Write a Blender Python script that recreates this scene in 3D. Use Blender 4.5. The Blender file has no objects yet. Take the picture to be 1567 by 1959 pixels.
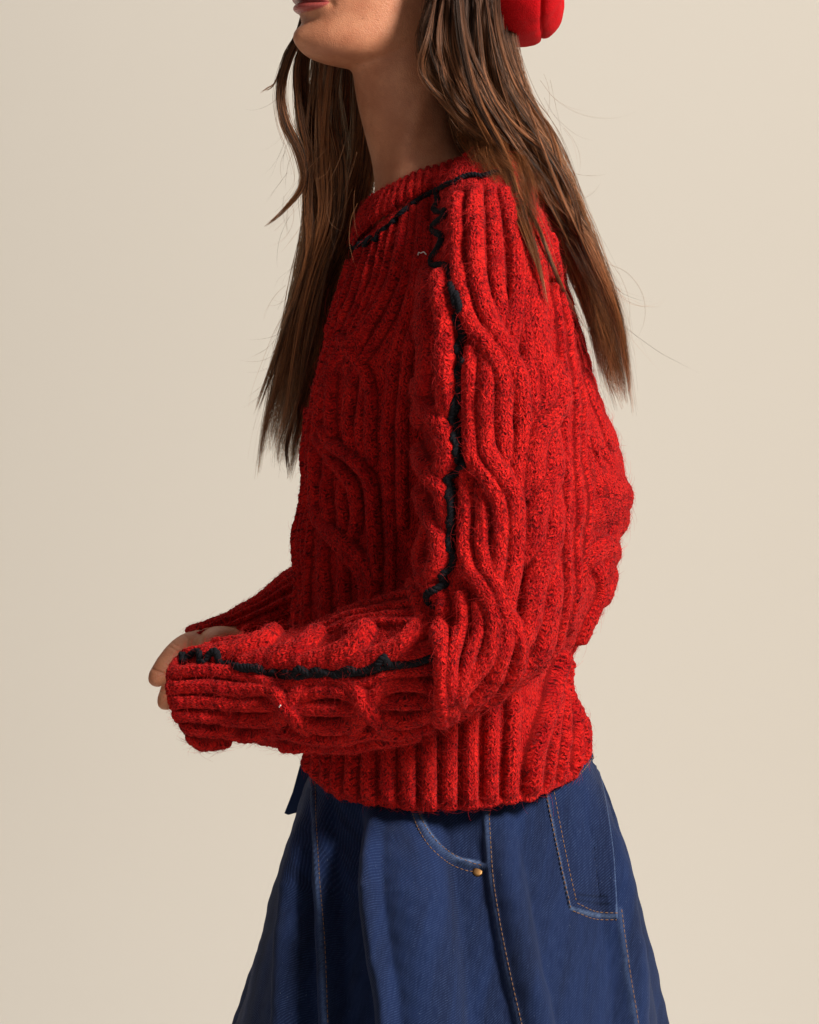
import bpy, bmesh, math, random
import numpy as np
from mathutils import Vector
from mathutils.bvhtree import BVHTree

random.seed(7); np.random.seed(7)
R = math.radians
scene = bpy.context.scene
COL = scene.collection

# ------------------------------------------------------------------ camera
D = 3.5                      # distance camera - person (m)
ZC = 1.28                    # camera height
S = 2000.0                   # photograph pixels per metre at the person
cam_d = bpy.data.cameras.new('camera'); cam = bpy.data.objects.new('camera', cam_d); COL.objects.link(cam)
cam.location = (0, -D, ZC); cam.rotation_euler = (R(90), 0, 0)
cam_d.sensor_fit = 'HORIZONTAL'; cam_d.sensor_width = 24.0
cam_d.lens = 24.0 * D / (1567 / S)
cam_d.clip_end = 60
scene.camera = cam

# ------------------------------------------------------------------ world / lights / exposure
world = bpy.data.worlds.new('World'); scene.world = world; world.use_nodes = True
bg = world.node_tree.nodes['Background']; bg.inputs[0].default_value = (1.0, 0.93, 0.85, 1); bg.inputs[1].default_value = 0.11
scene.view_settings.view_transform = 'Standard'; scene.view_settings.look = 'None'
scene.view_settings.exposure = 0.0; scene.view_settings.gamma = 1.0
scene.cycles.max_bounces = 6; scene.cycles.diffuse_bounces = 3; scene.cycles.transparent_max_bounces = 8
scene.cycles.use_denoising = True

def area(name, loc, target, size, power, color, sy=None):
    l = bpy.data.lights.new(name, 'AREA'); l.energy = power; l.color = color
    l.shape = 'RECTANGLE'; l.size = size; l.size_y = sy or size
    o = bpy.data.objects.new(name, l); COL.objects.link(o); o.location = loc
    d = Vector(target) - Vector(loc); o.rotation_euler = d.to_track_quat('-Z', 'Y').to_euler()
    return o
area('key_softbox', (2.15, -2.0, 3.05), (0.0, 0, 1.3), 0.75, 192, (1.0, 0.95, 0.89), 1.0)
area('fill_softbox', (-1.6, -3.3, 1.9), (-0.1, 0, 1.2), 1.6, 9, (1.0, 0.95, 0.93))
area('added_backdrop_light', (-0.1, 0.75, 3.7), (-0.5, 2.2, 0.9), 1.8, 15.0, (1.0, 0.975, 0.96), 1.0)  # added lamp, unseen above the frame, brightens the backdrop
area('added_backdrop_light', (-0.1, 0.55, 0.12), (-0.5, 2.2, 1.5), 1.6, 9.6, (1.0, 0.975, 0.96), 0.5)  # added low lamp, unseen, evens the backdrop from below

# ------------------------------------------------------------------ helpers
def P(px, py, y=0.0):
    s = (D + y) / D
    return np.array([(px - 783.5) / S * s, y, ZC + (979.5 - py) / S * s])

def link(o, parent=None, label=None, cat=None, kind=None):
    COL.objects.link(o)
    if parent: o.parent = parent
    if label: o['label'] = label
    if cat: o['category'] = cat
    if kind: o['kind'] = kind
    return o

def mesh_obj(name, V, F, mat, parent=None, smooth=True, **k):
    V = np.asarray(V, dtype=np.float32); me = bpy.data.meshes.new(name)
    if isinstance(F, np.ndarray):
        nf, m = F.shape
        me.vertices.add(len(V)); me.vertices.foreach_set('co', V.ravel())
        me.loops.add(nf * m); me.loops.foreach_set('vertex_index', F.ravel().astype(np.int32))
        me.polygons.add(nf); me.polygons.foreach_set('loop_start', np.arange(0, nf * m, m, dtype=np.int32))
        me.update(calc_edges=True)
    else:
        me.from_pydata([tuple(v) for v in V], [], F); me.update()
    me.polygons.foreach_set('use_smooth', [smooth] * len(me.polygons))
    if mat: me.materials.append(mat)
    o = bpy.data.objects.new(name, me)
    return link(o, parent, **k)

def attr(o, name, arr, typ='FLOAT', dom='POINT'):
    a = o.data.attributes.new(name, typ, dom)
    a.data.foreach_set('value' if typ == 'FLOAT' else 'vector', np.asarray(arr, dtype=np.float32).ravel())

def catmull(K, t):
    """K (n,d) keys, t (m,) parameter 0..n-1"""
    K = np.asarray(K, float); n = len(K)
    i = np.clip(np.floor(t).astype(int), 0, n - 2); f = (t - i)[:, None]
    def g(j): return K[np.clip(j, 0, n - 1)]
    p0, p1, p2, p3 = g(i - 1), g(i), g(i + 1), g(i + 2)
    p0 = np.where((i == 0)[:, None], 2 * p1 - p2, p0); p3 = np.where((i == n - 2)[:, None], 2 * p2 - p1, p3)
    m1 = (p2 - p0) * 0.5; m2 = (p3 - p1) * 0.5
    f2, f3 = f * f, f ** 3
    return (2 * f3 - 3 * f2 + 1) * p1 + (f3 - 2 * f2 + f) * m1 + (-2 * f3 + 3 * f2) * p2 + (f3 - f2) * m2

def resample(pts, step):
    """smooth polyline through pts, evenly spaced"""
    pts = np.asarray(pts, float)
    if len(pts) == 2: pts = np.array([pts[0], (pts[0] + pts[1]) / 2, pts[1]])
    d = catmull(pts, np.linspace(0, len(pts) - 1, 24 * len(pts)))
    L = np.r_[0, np.cumsum(np.linalg.norm(np.diff(d[:, :3], axis=0), axis=1))]
    n = max(3, int(L[-1] / step) + 1); q = np.linspace(0, L[-1], n)
    return np.stack([np.interp(q, L, d[:, k]) for k in range(d.shape[1])], 1)

class Loft:
    """closed sections from A (left/front px) and B (right/back px); V = vector towards the camera side"""
    def __init__(s, secs, nv, nf, nb, closed=True):
        K = []
        for q in secs:
            ax, ay, bx, by, yc, V = q[:6]; n = q[6] if len(q) > 6 else 2.0; dy = q[7] if len(q) > 7 else 0.0
            A = P(ax, ay, yc - dy); B = P(bx, by, yc + dy); C = (A + B) / 2
            K.append(np.r_[C, A - C, V, n])
        K = np.array(K); s.K = K
        A = K[:, :3] + K[:, 3:6]; B = K[:, :3] - K[:, 3:6]; F = K[:, :3] + K[:, 6:9]
        st = np.maximum(np.linalg.norm(np.diff(F, axis=0), axis=1), 0.6 * np.maximum(np.linalg.norm(np.diff(A, axis=0), axis=1), np.linalg.norm(np.diff(B, axis=0), axis=1)))
        cum = np.r_[0, np.cumsum(st)]; s.len = cum[-1]
        s.nv, s.nf, s.nb = nv, nf, nb; s.nu = nf + nb
        th = np.r_[np.linspace(0, math.pi, nf, endpoint=False), np.linspace(math.pi, 2 * math.pi, nb, endpoint=False)]
        s.th = th; s.cum = cum
        s.P = s.evalg(nv, th)
        s.normals()
    def evalg(s, nv, th):
        t = np.interp(np.linspace(0, s.len, nv), s.cum, np.arange(len(s.cum)))
        k = catmull(s.K, t); s.k = k
        e = 2.0 / k[:, 9][:, None]
        c = np.cos(th)[None]; n = np.sin(th)[None]
        c = np.sign(c) * np.abs(c) ** e; n = np.sign(n) * np.abs(n) ** e
        return k[:, None, 0:3] + k[:, None, 3:6] * c[..., None] + k[:, None, 6:9] * n[..., None]
    def normals(s):
        Pm = s.P; du = np.roll(Pm, -1, 1) - np.roll(Pm, 1, 1); dv = np.gradient(Pm, axis=0)
        N = np.cross(du, dv); l = np.linalg.norm(N, axis=2, keepdims=True); N /= np.maximum(l, 1e-9)
        if (N * (Pm - s.k[:, None, :3])).sum() < 0: N = -N
        for _ in range(2):
            N = (N + np.roll(N, 1, 1) + np.roll(N, -1, 1)); N[1:-1] += N[2:] + N[:-2]; N /= np.linalg.norm(N, axis=2, keepdims=True)
        s.N = N
        s.du = np.linalg.norm(np.roll(Pm, -1, 1) - Pm, axis=2); s.dv = np.linalg.norm(np.gradient(Pm, axis=0), axis=2)
        s.arcu = np.cumsum(s.du, 1); s.arcv = np.cumsum(s.dv, 0)
    def faces(s):
        i = np.arange(s.nv - 1)[:, None] * s.nu; j = np.arange(s.nu)[None]; j2 = (j + 1) % s.nu
        return np.stack([i + j, i + j2, i + s.nu + j2, i + s.nu + j], -1).reshape(-1, 4)
    def bvh(s, step=4):
        vi = np.r_[np.arange(0, s.nv - 1, step), s.nv - 1]; ui = np.arange(0, s.nu, step)
        s.vi, s.ui = vi, ui
        V = s.P[np.ix_(vi, ui)].reshape(-1, 3); nu = len(ui)
        i = np.arange(len(vi) - 1)[:, None] * nu; j = np.arange(nu)[None]; j2 = (j + 1) % nu
        F = np.stack([i + j, i + j2, i + nu + j2, i + nu + j], -1).reshape(-1, 4)
        s.b = BVHTree.FromPolygons(V.tolist(), F.tolist()); s.bnu = nu
        return s.b
    def cast(s, px, py, near=0.014):
        o = np.array([0, -D, ZC]); d = P(px, py, 0) - o; d /= np.linalg.norm(d)
        hit, n, fi, dist = s.b.ray_cast(Vector(o), Vector(d))
        if hit is None:
            hit, n, fi, dist = s.b.find_nearest(Vector(P(px, py, -0.05)))
            if hit is None or abs(hit.x - P(px, py, hit.y)[0]) + abs(hit.z - P(px, py, hit.y)[2]) > near: return None
        return np.array(hit), fi

CAMO = np.array([0, -D, ZC])

KW, KH = 0.97, 1.6
def ribs(L, strands, ladder=True):
    """carve rounded strands into the loft's height field. strand: (px pts, half width px, height mm, [z mm per point], bead)"""
    nv, nu = L.nv, L.nu
    H = np.zeros((nv, nu)); LAT = L.arcu.copy(); ARC = L.arcv.copy(); TR = np.zeros((nv, nu), bool)
    L.bvh()
    for st in strands:
        pts, w, h = st[0], st[1] / S * KW, st[2] / 1000 * KH
        z = st[3] if len(st) > 3 and st[3] is not None else [0] * len(pts); bead = st[4] if len(st) > 4 else 0
        prof = st[5] if len(st) > 5 else 0.62
        z = np.interp(np.linspace(0, 1, len(pts)), np.linspace(0, 1, len(z)), z)
        p = resample(np.c_[np.asarray(pts, float), np.zeros(len(pts)), np.asarray(z, float)], 2.6)
        Q, Z, IJ = [], [], []
        for x, y, _, zz in p:
            r = L.cast(x, y)
            if r is None: continue
            Q.append(r[0]); Z.append(zz / 1000)
            fi = r[1]; IJ.append((L.vi[min(fi // L.bnu, len(L.vi) - 1)], L.ui[fi % L.bnu]))
        if len(Q) < 3: continue
        Q = np.array(Q)
        # split where ray jumps
        T = np.gradient(Q, axis=0); T /= np.maximum(np.linalg.norm(T, axis=1, keepdims=True), 1e-9)
        arc = np.r_[0, np.cumsum(np.linalg.norm(np.diff(Q, axis=0), axis=1))]; arc = np.minimum(arc, 3)
        best = np.full((nv, nu), 1e9); lat = np.zeros((nv, nu)); ar = np.zeros((nv, nu)); zz = np.zeros((nv, nu))
        bb = [nv, 0]
        n = len(Q)
        for k in range(n):
            i, j = IJ[k]; ku = int(min(70, w / max(L.du[i, j], 4e-4) + 5)); kv = int(min(70, w / max(L.dv[i, j], 4e-4) + 5))
            i0, i1 = max(0, i - kv), min(nv, i + kv + 1); bb = [min(bb[0], i0), max(bb[1], i1)]
            jj = np.arange(j - ku, j + ku + 1) % nu
            W = L.P[i0:i1][:, jj]; dd = W - Q[k]; d2 = (dd ** 2).sum(2)
            b = best[i0:i1][:, jj]; m = d2 < b
            if not m.any(): continue
            side = np.cross(T[k], L.N[i, j])
            la = dd @ side; al = dd @ T[k]
            b = np.where(m, d2, b)
            tmp = lat[i0:i1][:, jj]; tmp2 = ar[i0:i1][:, jj]; tmp3 = zz[i0:i1][:, jj]
            ii = np.arange(i0, i1)[:, None]
            best[ii, jj] = b; lat[ii, jj] = np.where(m, la, tmp); ar[ii, jj] = np.where(m, arc[k] + al, tmp2); zz[ii, jj] = np.where(m, Z[k], tmp3)
        sl = slice(bb[0], bb[1])
        d = np.sqrt(best[sl]); m = d < w
        if not m.any(): continue
        x = np.clip(d / w, 0, 1); hh = h * (1 - x ** 2) ** prof + zz[sl]
        if bead: hh = hh * (1 + bead * np.sin(ar[sl] / 0.0042 * 2 * math.pi + (lat[sl] > 0) * 2.5))
        up = m & (hh > H[sl])
        H[sl] = np.where(up, hh, H[sl]); LAT[sl] = np.where(up, lat[sl] + w, LAT[sl]); ARC[sl] = np.where(up, ar[sl], ARC[sl])
        TR[sl] |= m
    return H, LAT, ARC, TR

def auto_ribs(L, H, TR, count, h, mask, i0=0, i1=None, bead=0.0, phase=0.0, duty=0.72):
    i1 = i1 or L.nv
    per = L.arcu[:, -1:].mean() / count
    u = (L.arcu[i0:i1] / L.arcu[i0:i1, -1:] * count + phase) % 1.0
    x = np.clip(np.abs(u - 0.5) / (duty / 2), 0, 1)
    hh = h / 1000 * (1 - x ** 2) ** 0.6
    if bead: hh = hh * (1 + bead * np.sin(L.arcv[i0:i1] / 0.0042 * 2 * math.pi))
    m = mask[i0:i1] & ~TR[i0:i1] & (hh > H[i0:i1])
    H[i0:i1] = np.where(m, hh, H[i0:i1])

def smooth_field(H, it=1):
    for _ in range(it):
        H = (2 * H + np.roll(H, 1, 1) + np.roll(H, -1, 1)) / 4
        H[1:-1] = (2 * H[1:-1] + H[2:] + H[:-2]) / 4
    return H

def wob(p, scale, amp, seed=0):
    r = np.random.RandomState(seed); o = np.zeros(p.shape[:-1])
    for k in range(6):
        f = r.normal(size=3) * scale * (1 + 0.4 * k); o += np.sin(p @ f + r.uniform(0, 6.28)) / (1 + 0.4 * k)
    return o * amp / 2.2

def tube(pts, rad, nseg=8, cap=True):
    pts = np.asarray(pts, float); n = len(pts); rad = np.broadcast_to(rad, (n,))
    T = np.gradient(pts, axis=0); T /= np.maximum(np.linalg.norm(T, axis=1, keepdims=True), 1e-9)
    u = np.cross(T[0], (0.3, 0.9, 0.2)); u /= np.linalg.norm(u); V = []
    for i in range(n):
        u = u - T[i] * (u @ T[i]); u /= max(np.linalg.norm(u), 1e-9); v = np.cross(T[i], u)
        a = np.arange(nseg) / nseg * 2 * math.pi
        V.append(pts[i] + rad[i] * (np.cos(a)[:, None] * u + np.sin(a)[:, None] * v))
    V = np.concatenate(V)
    F = []
    for i in range(n - 1):
        for j in range(nseg):
            j2 = (j + 1) % nseg; F.append((i * nseg + j, i * nseg + j2, (i + 1) * nseg + j2, (i + 1) * nseg + j))
    if cap: F.append(tuple(range(nseg))[::-1]); F.append(tuple((n - 1) * nseg + j for j in range(nseg)))
    return V, F

def join(parts):
    V, F, o = [], [], 0
    for v, f in parts:
        V.append(v); F += [tuple(int(i) + o for i in q) for q in f]; o += len(v)
    return np.concatenate(V), F

# ------------------------------------------------------------------ materials
class NT:
    def __init__(s, name):
        s.m = bpy.data.materials.new(name); s.m.use_nodes = True; s.t = s.m.node_tree; s.t.nodes.clear()
        s.out = s.n('ShaderNodeOutputMaterial')
    def n(s, typ, **k):
        x = s.t.nodes.new(typ)
        for a, b in k.items(): setattr(x, a, b)
        return x
    def l(s, a, b): s.t.links.new(a, b)
    def val(s, inp, v):
        if hasattr(v, 'is_output'): s.l(v, inp)
        else: inp.default_value = v
    def math(s, op, a, b=0.0, c=None):
        x = s.n('ShaderNodeMath', operation=op); s.val(x.inputs[0], a); s.val(x.inputs[1], b)
        if c is not None: s.val(x.inputs[2], c)
        return x.outputs[0]
    def mix(s, f, a, b, typ='RGBA', blend='MIX'):
        x = s.n('ShaderNodeMix', data_type=typ); x.blend_type = blend
        s.val(x.inputs[0], f); s.val(x.inputs[6], a); s.val(x.inputs[7], b); return x.outputs[2]
    def noise(s, vec, scale, detail=2, rough=0.5, out=0):
        x = s.n('ShaderNodeTexNoise'); x.inputs['Scale'].default_value = scale; x.inputs['Detail'].default_value = detail; x.inputs['Roughness'].default_value = rough
        if vec is not None: s.l(vec, x.inputs['Vector'])
        return x.outputs[out]
    def ramp(s, f, lo, hi, a=0.0, b=1.0):
        x = s.n('ShaderNodeMapRange'); x.interpolation_type = 'SMOOTHSTEP'
        s.val(x.inputs[0], f); x.inputs[1].default_value = lo; x.inputs[2].default_value = hi; x.inputs[3].default_value = a; x.inputs[4].default_value = b
        return x.outputs[0]
    def comb(s, x, y, z=0.0):
        c = s.n('ShaderNodeCombineXYZ'); s.val(c.inputs[0], x); s.val(c.inputs[1], y); s.val(c.inputs[2], z); return c.outputs[0]

def rgb(r, g, b): return (r, g, b, 1)

def knit_material(name, light=(0.70, 0.016, 0.012), dark=(0.38, 0.004, 0.006), fleck_shade=0.82, wale=0.0052, course=0.0040):
    t = NT(name); A = t.n('ShaderNodeAttribute', attribute_name='knit'); sp = t.n('ShaderNodeSeparateXYZ'); t.l(A.outputs['Vector'], sp.inputs[0])
    geo = t.n('ShaderNodeNewGeometry'); pos = geo.outputs['Position']
    warp = t.noise(pos, 210, 3)
    x = t.math('DIVIDE', sp.outputs[0], wale); x = t.math('ADD', x, t.math('MULTIPLY', t.math('SUBTRACT', warp, 0.5), 1.1))
    y = t.math('DIVIDE', sp.outputs[1], course)
    fx = t.math('ABSOLUTE', t.math('SUBTRACT', t.math('FRACT', x), 0.5))           # 0 centre of wale .. .5 edge
    v = t.math('FRACT', t.math('ADD', y, t.math('MULTIPLY', fx, 1.6)))
    leg = t.math('SINE', t.math('MULTIPLY', fx, 2 * math.pi))
    row = t.math('SINE', t.math('MULTIPLY', v, math.pi))
    st = t.math('MULTIPLY', t.math('POWER', t.math('MAXIMUM', leg, 0.0), 0.6), t.math('POWER', t.math('MAXIMUM', row, 0.0), 0.6))
    # melange yarn: each stitch its own tone, short dark fibres twisted in; shade of stitch gaps painted in
    cell = t.n('ShaderNodeTexVoronoi'); cell.inputs['Scale'].default_value = 300; 
    kv = t.comb(x, t.math('ADD', y, t.math('MULTIPLY', fx, 1.6)), 0.0)
    n1 = t.noise(kv, 1.7, 3, 0.6)
    n2 = t.noise(pos, 55, 4, 0.65)
    n3 = t.noise(pos, 420, 2, 0.6)
    tone = t.ramp(t.math('ADD', t.math('MULTIPLY', n2, 0.6), t.math('MULTIPLY', n3, 0.4)), 0.36, 0.62)
    c = t.mix(tone, rgb(*dark), rgb(*light))
    fl = t.math('MULTIPLY', t.ramp(n1, 0.52, 0.58), t.ramp(t.noise(pos, 30, 2), 0.25, 0.6, 0.45, 1.0))
    hole = t.math('SUBTRACT', 1.0, t.ramp(st, 0.0, 0.45))
    gap_shade = t.math('MULTIPLY', hole, t.ramp(n3, 0.42, 0.6))  # shade in the gaps between stitches, put into the colour
    f = t.math('MINIMUM', t.math('ADD', fl, t.math('MULTIPLY', gap_shade, 0.9)), 1.0)
    c = t.mix(t.math('MULTIPLY', f, fleck_shade), c, rgb(0.022, 0.002, 0.004))
    b = t.n('ShaderNodeBsdfPrincipled'); t.l(c, b.inputs['Base Color']); b.inputs['Roughness'].default_value = 0.95
    b.inputs['Specular IOR Level'].default_value = 0.12
    b.inputs['Sheen Weight'].default_value = 0.22; b.inputs['Sheen Roughness'].default_value = 0.45; b.inputs['Sheen Tint'].default_value = rgb(1, 0.12, 0.12)
    hgt = t.math('ADD', t.math('MULTIPLY', st, 0.75), t.math('ADD', t.math('MULTIPLY', n3, 0.35), t.math('MULTIPLY', t.noise(pos, 1100, 2), 0.25)))
    bp = t.n('ShaderNodeBump'); bp.inputs['Strength'].default_value = 0.9; bp.inputs['Distance'].default_value = 0.0016
    t.l(hgt, bp.inputs['Height']); t.l(bp.outputs[0], b.inputs['Normal']); t.l(b.outputs[0], t.out.inputs[0])
    return t.m
M_KNIT = knit_material('red_melange_wool')

def yarn_material():
    t = NT('black_yarn'); geo = t.n('ShaderNodeNewGeometry')
    n = t.noise(geo.outputs['Position'], 700, 3); b = t.n('ShaderNodeBsdfPrincipled')
    t.l(t.mix(n, rgb(0.002, 0.002, 0.003), rgb(0.012, 0.012, 0.017)), b.inputs['Base Color']); b.inputs['Roughness'].default_value = 0.85
    b.inputs['Specular IOR Level'].default_value = 0.2
    bp = t.n('ShaderNodeBump'); bp.inputs['Distance'].default_value = 0.001; t.l(n, bp.inputs['Height']); t.l(bp.outputs[0], b.inputs['Normal'])
    t.l(b.outputs[0], t.out.inputs[0]); return t.m
M_YARN = yarn_material()

def fibre_material(name, col):
    t = NT(name); b = t.n('ShaderNodeBsdfPrincipled'); b.inputs['Base Color'].default_value = rgb(*col); b.inputs['Roughness'].default_value = 0.7
    b.inputs['Specular IOR Level'].default_value = 0.25
    i = t.n('ShaderNodeHairInfo'); c = t.mix(i.outputs['Random'], rgb(col[0] * 0.35, col[1] * 0.3, col[2] * 0.4), rgb(*col)); t.l(c, b.inputs['Base Color'])
    t.l(b.outputs[0], t.out.inputs[0]); return t.m
M_FUZZ = fibre_material('red_wool_fibre', (0.75, 0.02, 0.018))

def hair_material():
    t = NT('brown_hair'); i = t.n('ShaderNodeHairInfo'); h = t.n('ShaderNodeBsdfHairPrincipled')
    h.parametrization = 'COLOR'
    geo = t.n('ShaderNodeNewGeometry'); sp = t.n('ShaderNodeSeparateXYZ'); t.l(geo.outputs['Position'], sp.inputs[0])
    low = t.ramp(sp.outputs[2], 1.80, 1.62)         # roots dark, lengths lighter copper
    ta = t.n('ShaderNodeAttribute', attribute_name='tint'); rnd = t.ramp(ta.outputs['Fac'], 0.25, 1.0)
    root = t.mix(rnd, rgb(0.004, 0.0018, 0.0012), rgb(0.17, 0.075, 0.045))
    tip = t.mix(rnd, rgb(0.010, 0.003, 0.0012), rgb(0.60, 0.215, 0.075))
    c = t.mix(low, root, tip); t.l(c, h.inputs['Color'])
    h.inputs['IOR'].default_value = 1.45; h.inputs['Roughness'].default_value = 0.3; h.inputs['Radial Roughness'].default_value = 0.4
    pb = t.n('ShaderNodeBsdfPrincipled'); t.l(c, pb.inputs['Base Color']); pb.inputs['Roughness'].default_value = 0.42; pb.inputs['Specular IOR Level'].default_value = 0.35; pb.inputs['Specular Tint'].default_value = rgb(1, .72, .55)
    mx = t.n('ShaderNodeMixShader'); mx.inputs[0].default_value = 0.30; t.l(pb.outputs[0], mx.inputs[1]); t.l(h.outputs[0], mx.inputs[2]); t.l(mx.outputs[0], t.out.inputs[0]); return t.m
M_HAIR = hair_material()

def skin_material():
    t = NT('skin'); geo = t.n('ShaderNodeNewGeometry'); pos = geo.outputs['Position']
    b = t.n('ShaderNodeBsdfPrincipled')
    n = t.ramp(t.noise(pos, 34, 5, 0.6), .2, .8); n2 = t.noise(pos, 260, 3, 0.6)
    c = t.mix(n, rgb(0.44, 0.155, 0.076), rgb(0.66, 0.29, 0.158)); c = t.mix(t.ramp(n2, 0.35, 0.75, 0, 0.3), c, rgb(0.42, 0.16, 0.09))
    v = t.n('ShaderNodeTexVoronoi'); v.inputs['Scale'].default_value = 90; t.l(pos, v.inputs['Vector'])
    mole = t.math('MULTIPLY', t.ramp(v.outputs['Distance'], 0.16, 0.05), t.ramp(t.noise(pos, 60, 0), 0.62, 0.68))
    c = t.mix(t.math('MULTIPLY', mole, 0.45), c, rgb(0.16, 0.05, 0.03))
    la = t.n('ShaderNodeAttribute', attribute_name='lip'); lip = la.outputs['Fac']
    lipc = t.mix(t.noise(pos, 500, 2), rgb(0.34, 0.055, 0.05), rgb(0.46, 0.10, 0.085))
    c = t.mix(lip, c, lipc)
    t.l(c, b.inputs['Base Color'])
    t.l(t.mix(lip, rgb(0.5, 0.5, 0.5), rgb(0.27, 0.27, 0.27)), b.inputs['Roughness'])
    b.inputs['Subsurface Weight'].default_value = 0.14; b.inputs['Subsurface Radius'].default_value = (0.9, 0.35, 0.2); b.inputs['Subsurface Scale'].default_value = 0.008
    b.inputs['Specular IOR Level'].default_value = 0.4
    v2 = t.n('ShaderNodeTexVoronoi'); v2.inputs['Scale'].default_value = 900; t.l(pos, v2.inputs['Vector'])
    bp = t.n('ShaderNodeBump'); bp.inputs['Strength'].default_value = 0.35; bp.inputs['Distance'].default_value = 0.0009
    t.l(t.math('ADD', v2.outputs['Distance'], n2), bp.inputs['Height']); t.l(bp.outputs[0], b.inputs['Normal'])
    t.l(b.outputs[0], t.out.inputs[0]); return t.m
M_SKIN = skin_material()

def denim_material():
    t = NT('blue_denim'); A = t.n('ShaderNodeAttribute', attribute_name='cloth'); sp = t.n('ShaderNodeSeparateXYZ'); t.l(A.outputs['Vector'], sp.inputs[0])
    geo = t.n('ShaderNodeNewGeometry'); pos = geo.outputs['Position']
    u, v = sp.outputs[0], sp.outputs[1]
    d = t.math('ADD', t.math('MULTIPLY', u, 0.62), t.math('MULTIPLY', v, 0.78))
    jit = t.math('MULTIPLY', t.noise(t.comb(u, v), 260, 2), 0.0009)
    tw = t.math('SINE', t.math('MULTIPLY', t.math('ADD', d, jit), 2 * math.pi / 0.0021))
    sl = t.n('ShaderNodeMapping'); sl.inputs['Scale'].default_value = (1.0, 0.12, 1.0); t.l(A.outputs['Vector'], sl.inputs[0])
    slub = t.noise(sl.outputs[0], 520, 3, 0.7)
    fade = t.noise(sl.outputs[0], 26, 3, 0.6)
    c = t.mix(t.ramp(fade, 0.3, 0.7), rgb(0.0026, 0.008, 0.034), rgb(0.0068, 0.0195, 0.076))
    wv = t.math('MULTIPLY', t.ramp(tw, -0.2, 1.0), t.ramp(slub, 0.3, 0.75))
    c = t.mix(t.math('MULTIPLY', wv, 0.5), c, rgb(0.05, 0.085, 0.20))
    spk = t.ramp(t.noise(pos, 640, 1, 0.4), 0.77, 0.83)
    c = t.mix(t.math('MULTIPLY', spk, 0.35), c, rgb(0.30, 0.38, 0.55))
    wa = t.n('ShaderNodeAttribute', attribute_name='wear'); wr = t.math('MULTIPLY', wa.outputs['Fac'], t.ramp(t.noise(pos, 300, 3, 0.7), 0.3, 0.6, 0.35, 1.0))
    c = t.mix(wr, c, rgb(0.20, 0.30, 0.52))
    b = t.n('ShaderNodeBsdfPrincipled'); t.l(c, b.inputs['Base Color']); b.inputs['Roughness'].default_value = 0.85; b.inputs['Specular IOR Level'].default_value = 0.2
    b.inputs['Sheen Weight'].default_value = 0.08; b.inputs['Sheen Tint'].default_value = rgb(0.5, 0.6, 1)
    bp = t.n('ShaderNodeBump'); bp.inputs['Strength'].default_value = 0.5; bp.inputs['Distance'].default_value = 0.0005
    t.l(t.math('ADD', tw, t.math('MULTIPLY', slub, 2.0)), bp.inputs['Height']); t.l(bp.outputs[0], b.inputs['Normal'])
    t.l(b.outputs[0], t.out.inputs[0]); return t.m
M_DENIM = denim_material()

def plain(name, col, rough=0.6, metal=0.0, noise=0.0, scale=200, bump=0.0, sheen=0.0):
    t = NT(name); geo = t.n('ShaderNodeNewGeometry'); n = t.noise(geo.outputs['Position'], scale, 3)
    b = t.n('ShaderNodeBsdfPrincipled')
    t.l(t.mix(n, rgb(*[x * (1 - noise) for x in col]), rgb(*[min(1, x * (1 + noise)) for x in col])), b.inputs['Base Color'])
    b.inputs['Specular IOR Level'].default_value = 0.15 if rough > .8 else .5; b.inputs['Roughness'].default_value = rough; b.inputs['Metallic'].default_value = metal; b.inputs['Sheen Weight'].default_value = sheen
    if bump:
        bp = t.n('ShaderNodeBump'); bp.inputs['Distance'].default_value = bump; t.l(n, bp.inputs['Height']); t.l(bp.outputs[0], b.inputs['Normal'])
    t.l(b.outputs[0], t.out.inputs[0]); return t.m
M_THREAD = plain('tan_thread', (0.22, 0.11, 0.05), 0.6, 0, 0.4, 400)
M_BRASS = plain('antique_brass', (0.20, 0.105, 0.04), 0.42, 1.0, 0.2, 300)
M_FELT = plain('red_felt', (0.56, 0.0015, 0.006), 0.9, 0, 0.2, 700, 0.0014, 0.0)
M_BACK = plain('beige_paper', (0.645, 0.60, 0.53), 0.9, 0, 0.012, 1.2)
M_LINT = plain('pale_lint', (0.8, 0.7, 0.66), 0.8)

# ------------------------------------------------------------------ backdrop (seamless paper sweep)
def backdrop():
    prof = [(-4.6, 0.0)]
    for y in np.linspace(-4.0, 1.3, 12): prof.append((y, 0.0))
    for a in np.linspace(5, 85, 14): prof.append((1.3 + 0.9 * math.sin(R(a)), 0.9 - 0.9 * math.cos(R(a))))
    for z in np.linspace(0.9, 4.2, 10): prof.append((2.2, z))
    xs = np.linspace(-3.5, 3.5, 30); V = [(x, y, z) for (y, z) in prof for x in xs]; n = len(xs)
    F = [(i * n + j, i * n + j + 1, (i + 1) * n + j + 1, (i + 1) * n + j) for i in range(len(prof) - 1) for j in range(n - 1)]
    mesh_obj('backdrop', V, F, M_BACK, kind='structure')
backdrop()

# ------------------------------------------------------------------ the person
person = bpy.data.objects.new('person', None); person.location = (0.03, 0, 0)
link(person, None, 'person in red cable-knit sweater, denim skirt and red beret standing in profile', 'person')
person.matrix_world.translation = (0.03, 0, 0)
OFF = Vector((-0.03, 0, 0))
def child(o, par=None):
    """children keep world coordinates in their meshes"""
    o.parent = par or person
    if (par or person) is person: o.location = OFF
    return o

# ---- lofts of the sweater
SHR = 7   # px the base lies inside the outline, the ribs fill it
def v(c=0.0, y=0.1, z=0.0): return np.array([c, -y, z])

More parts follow.
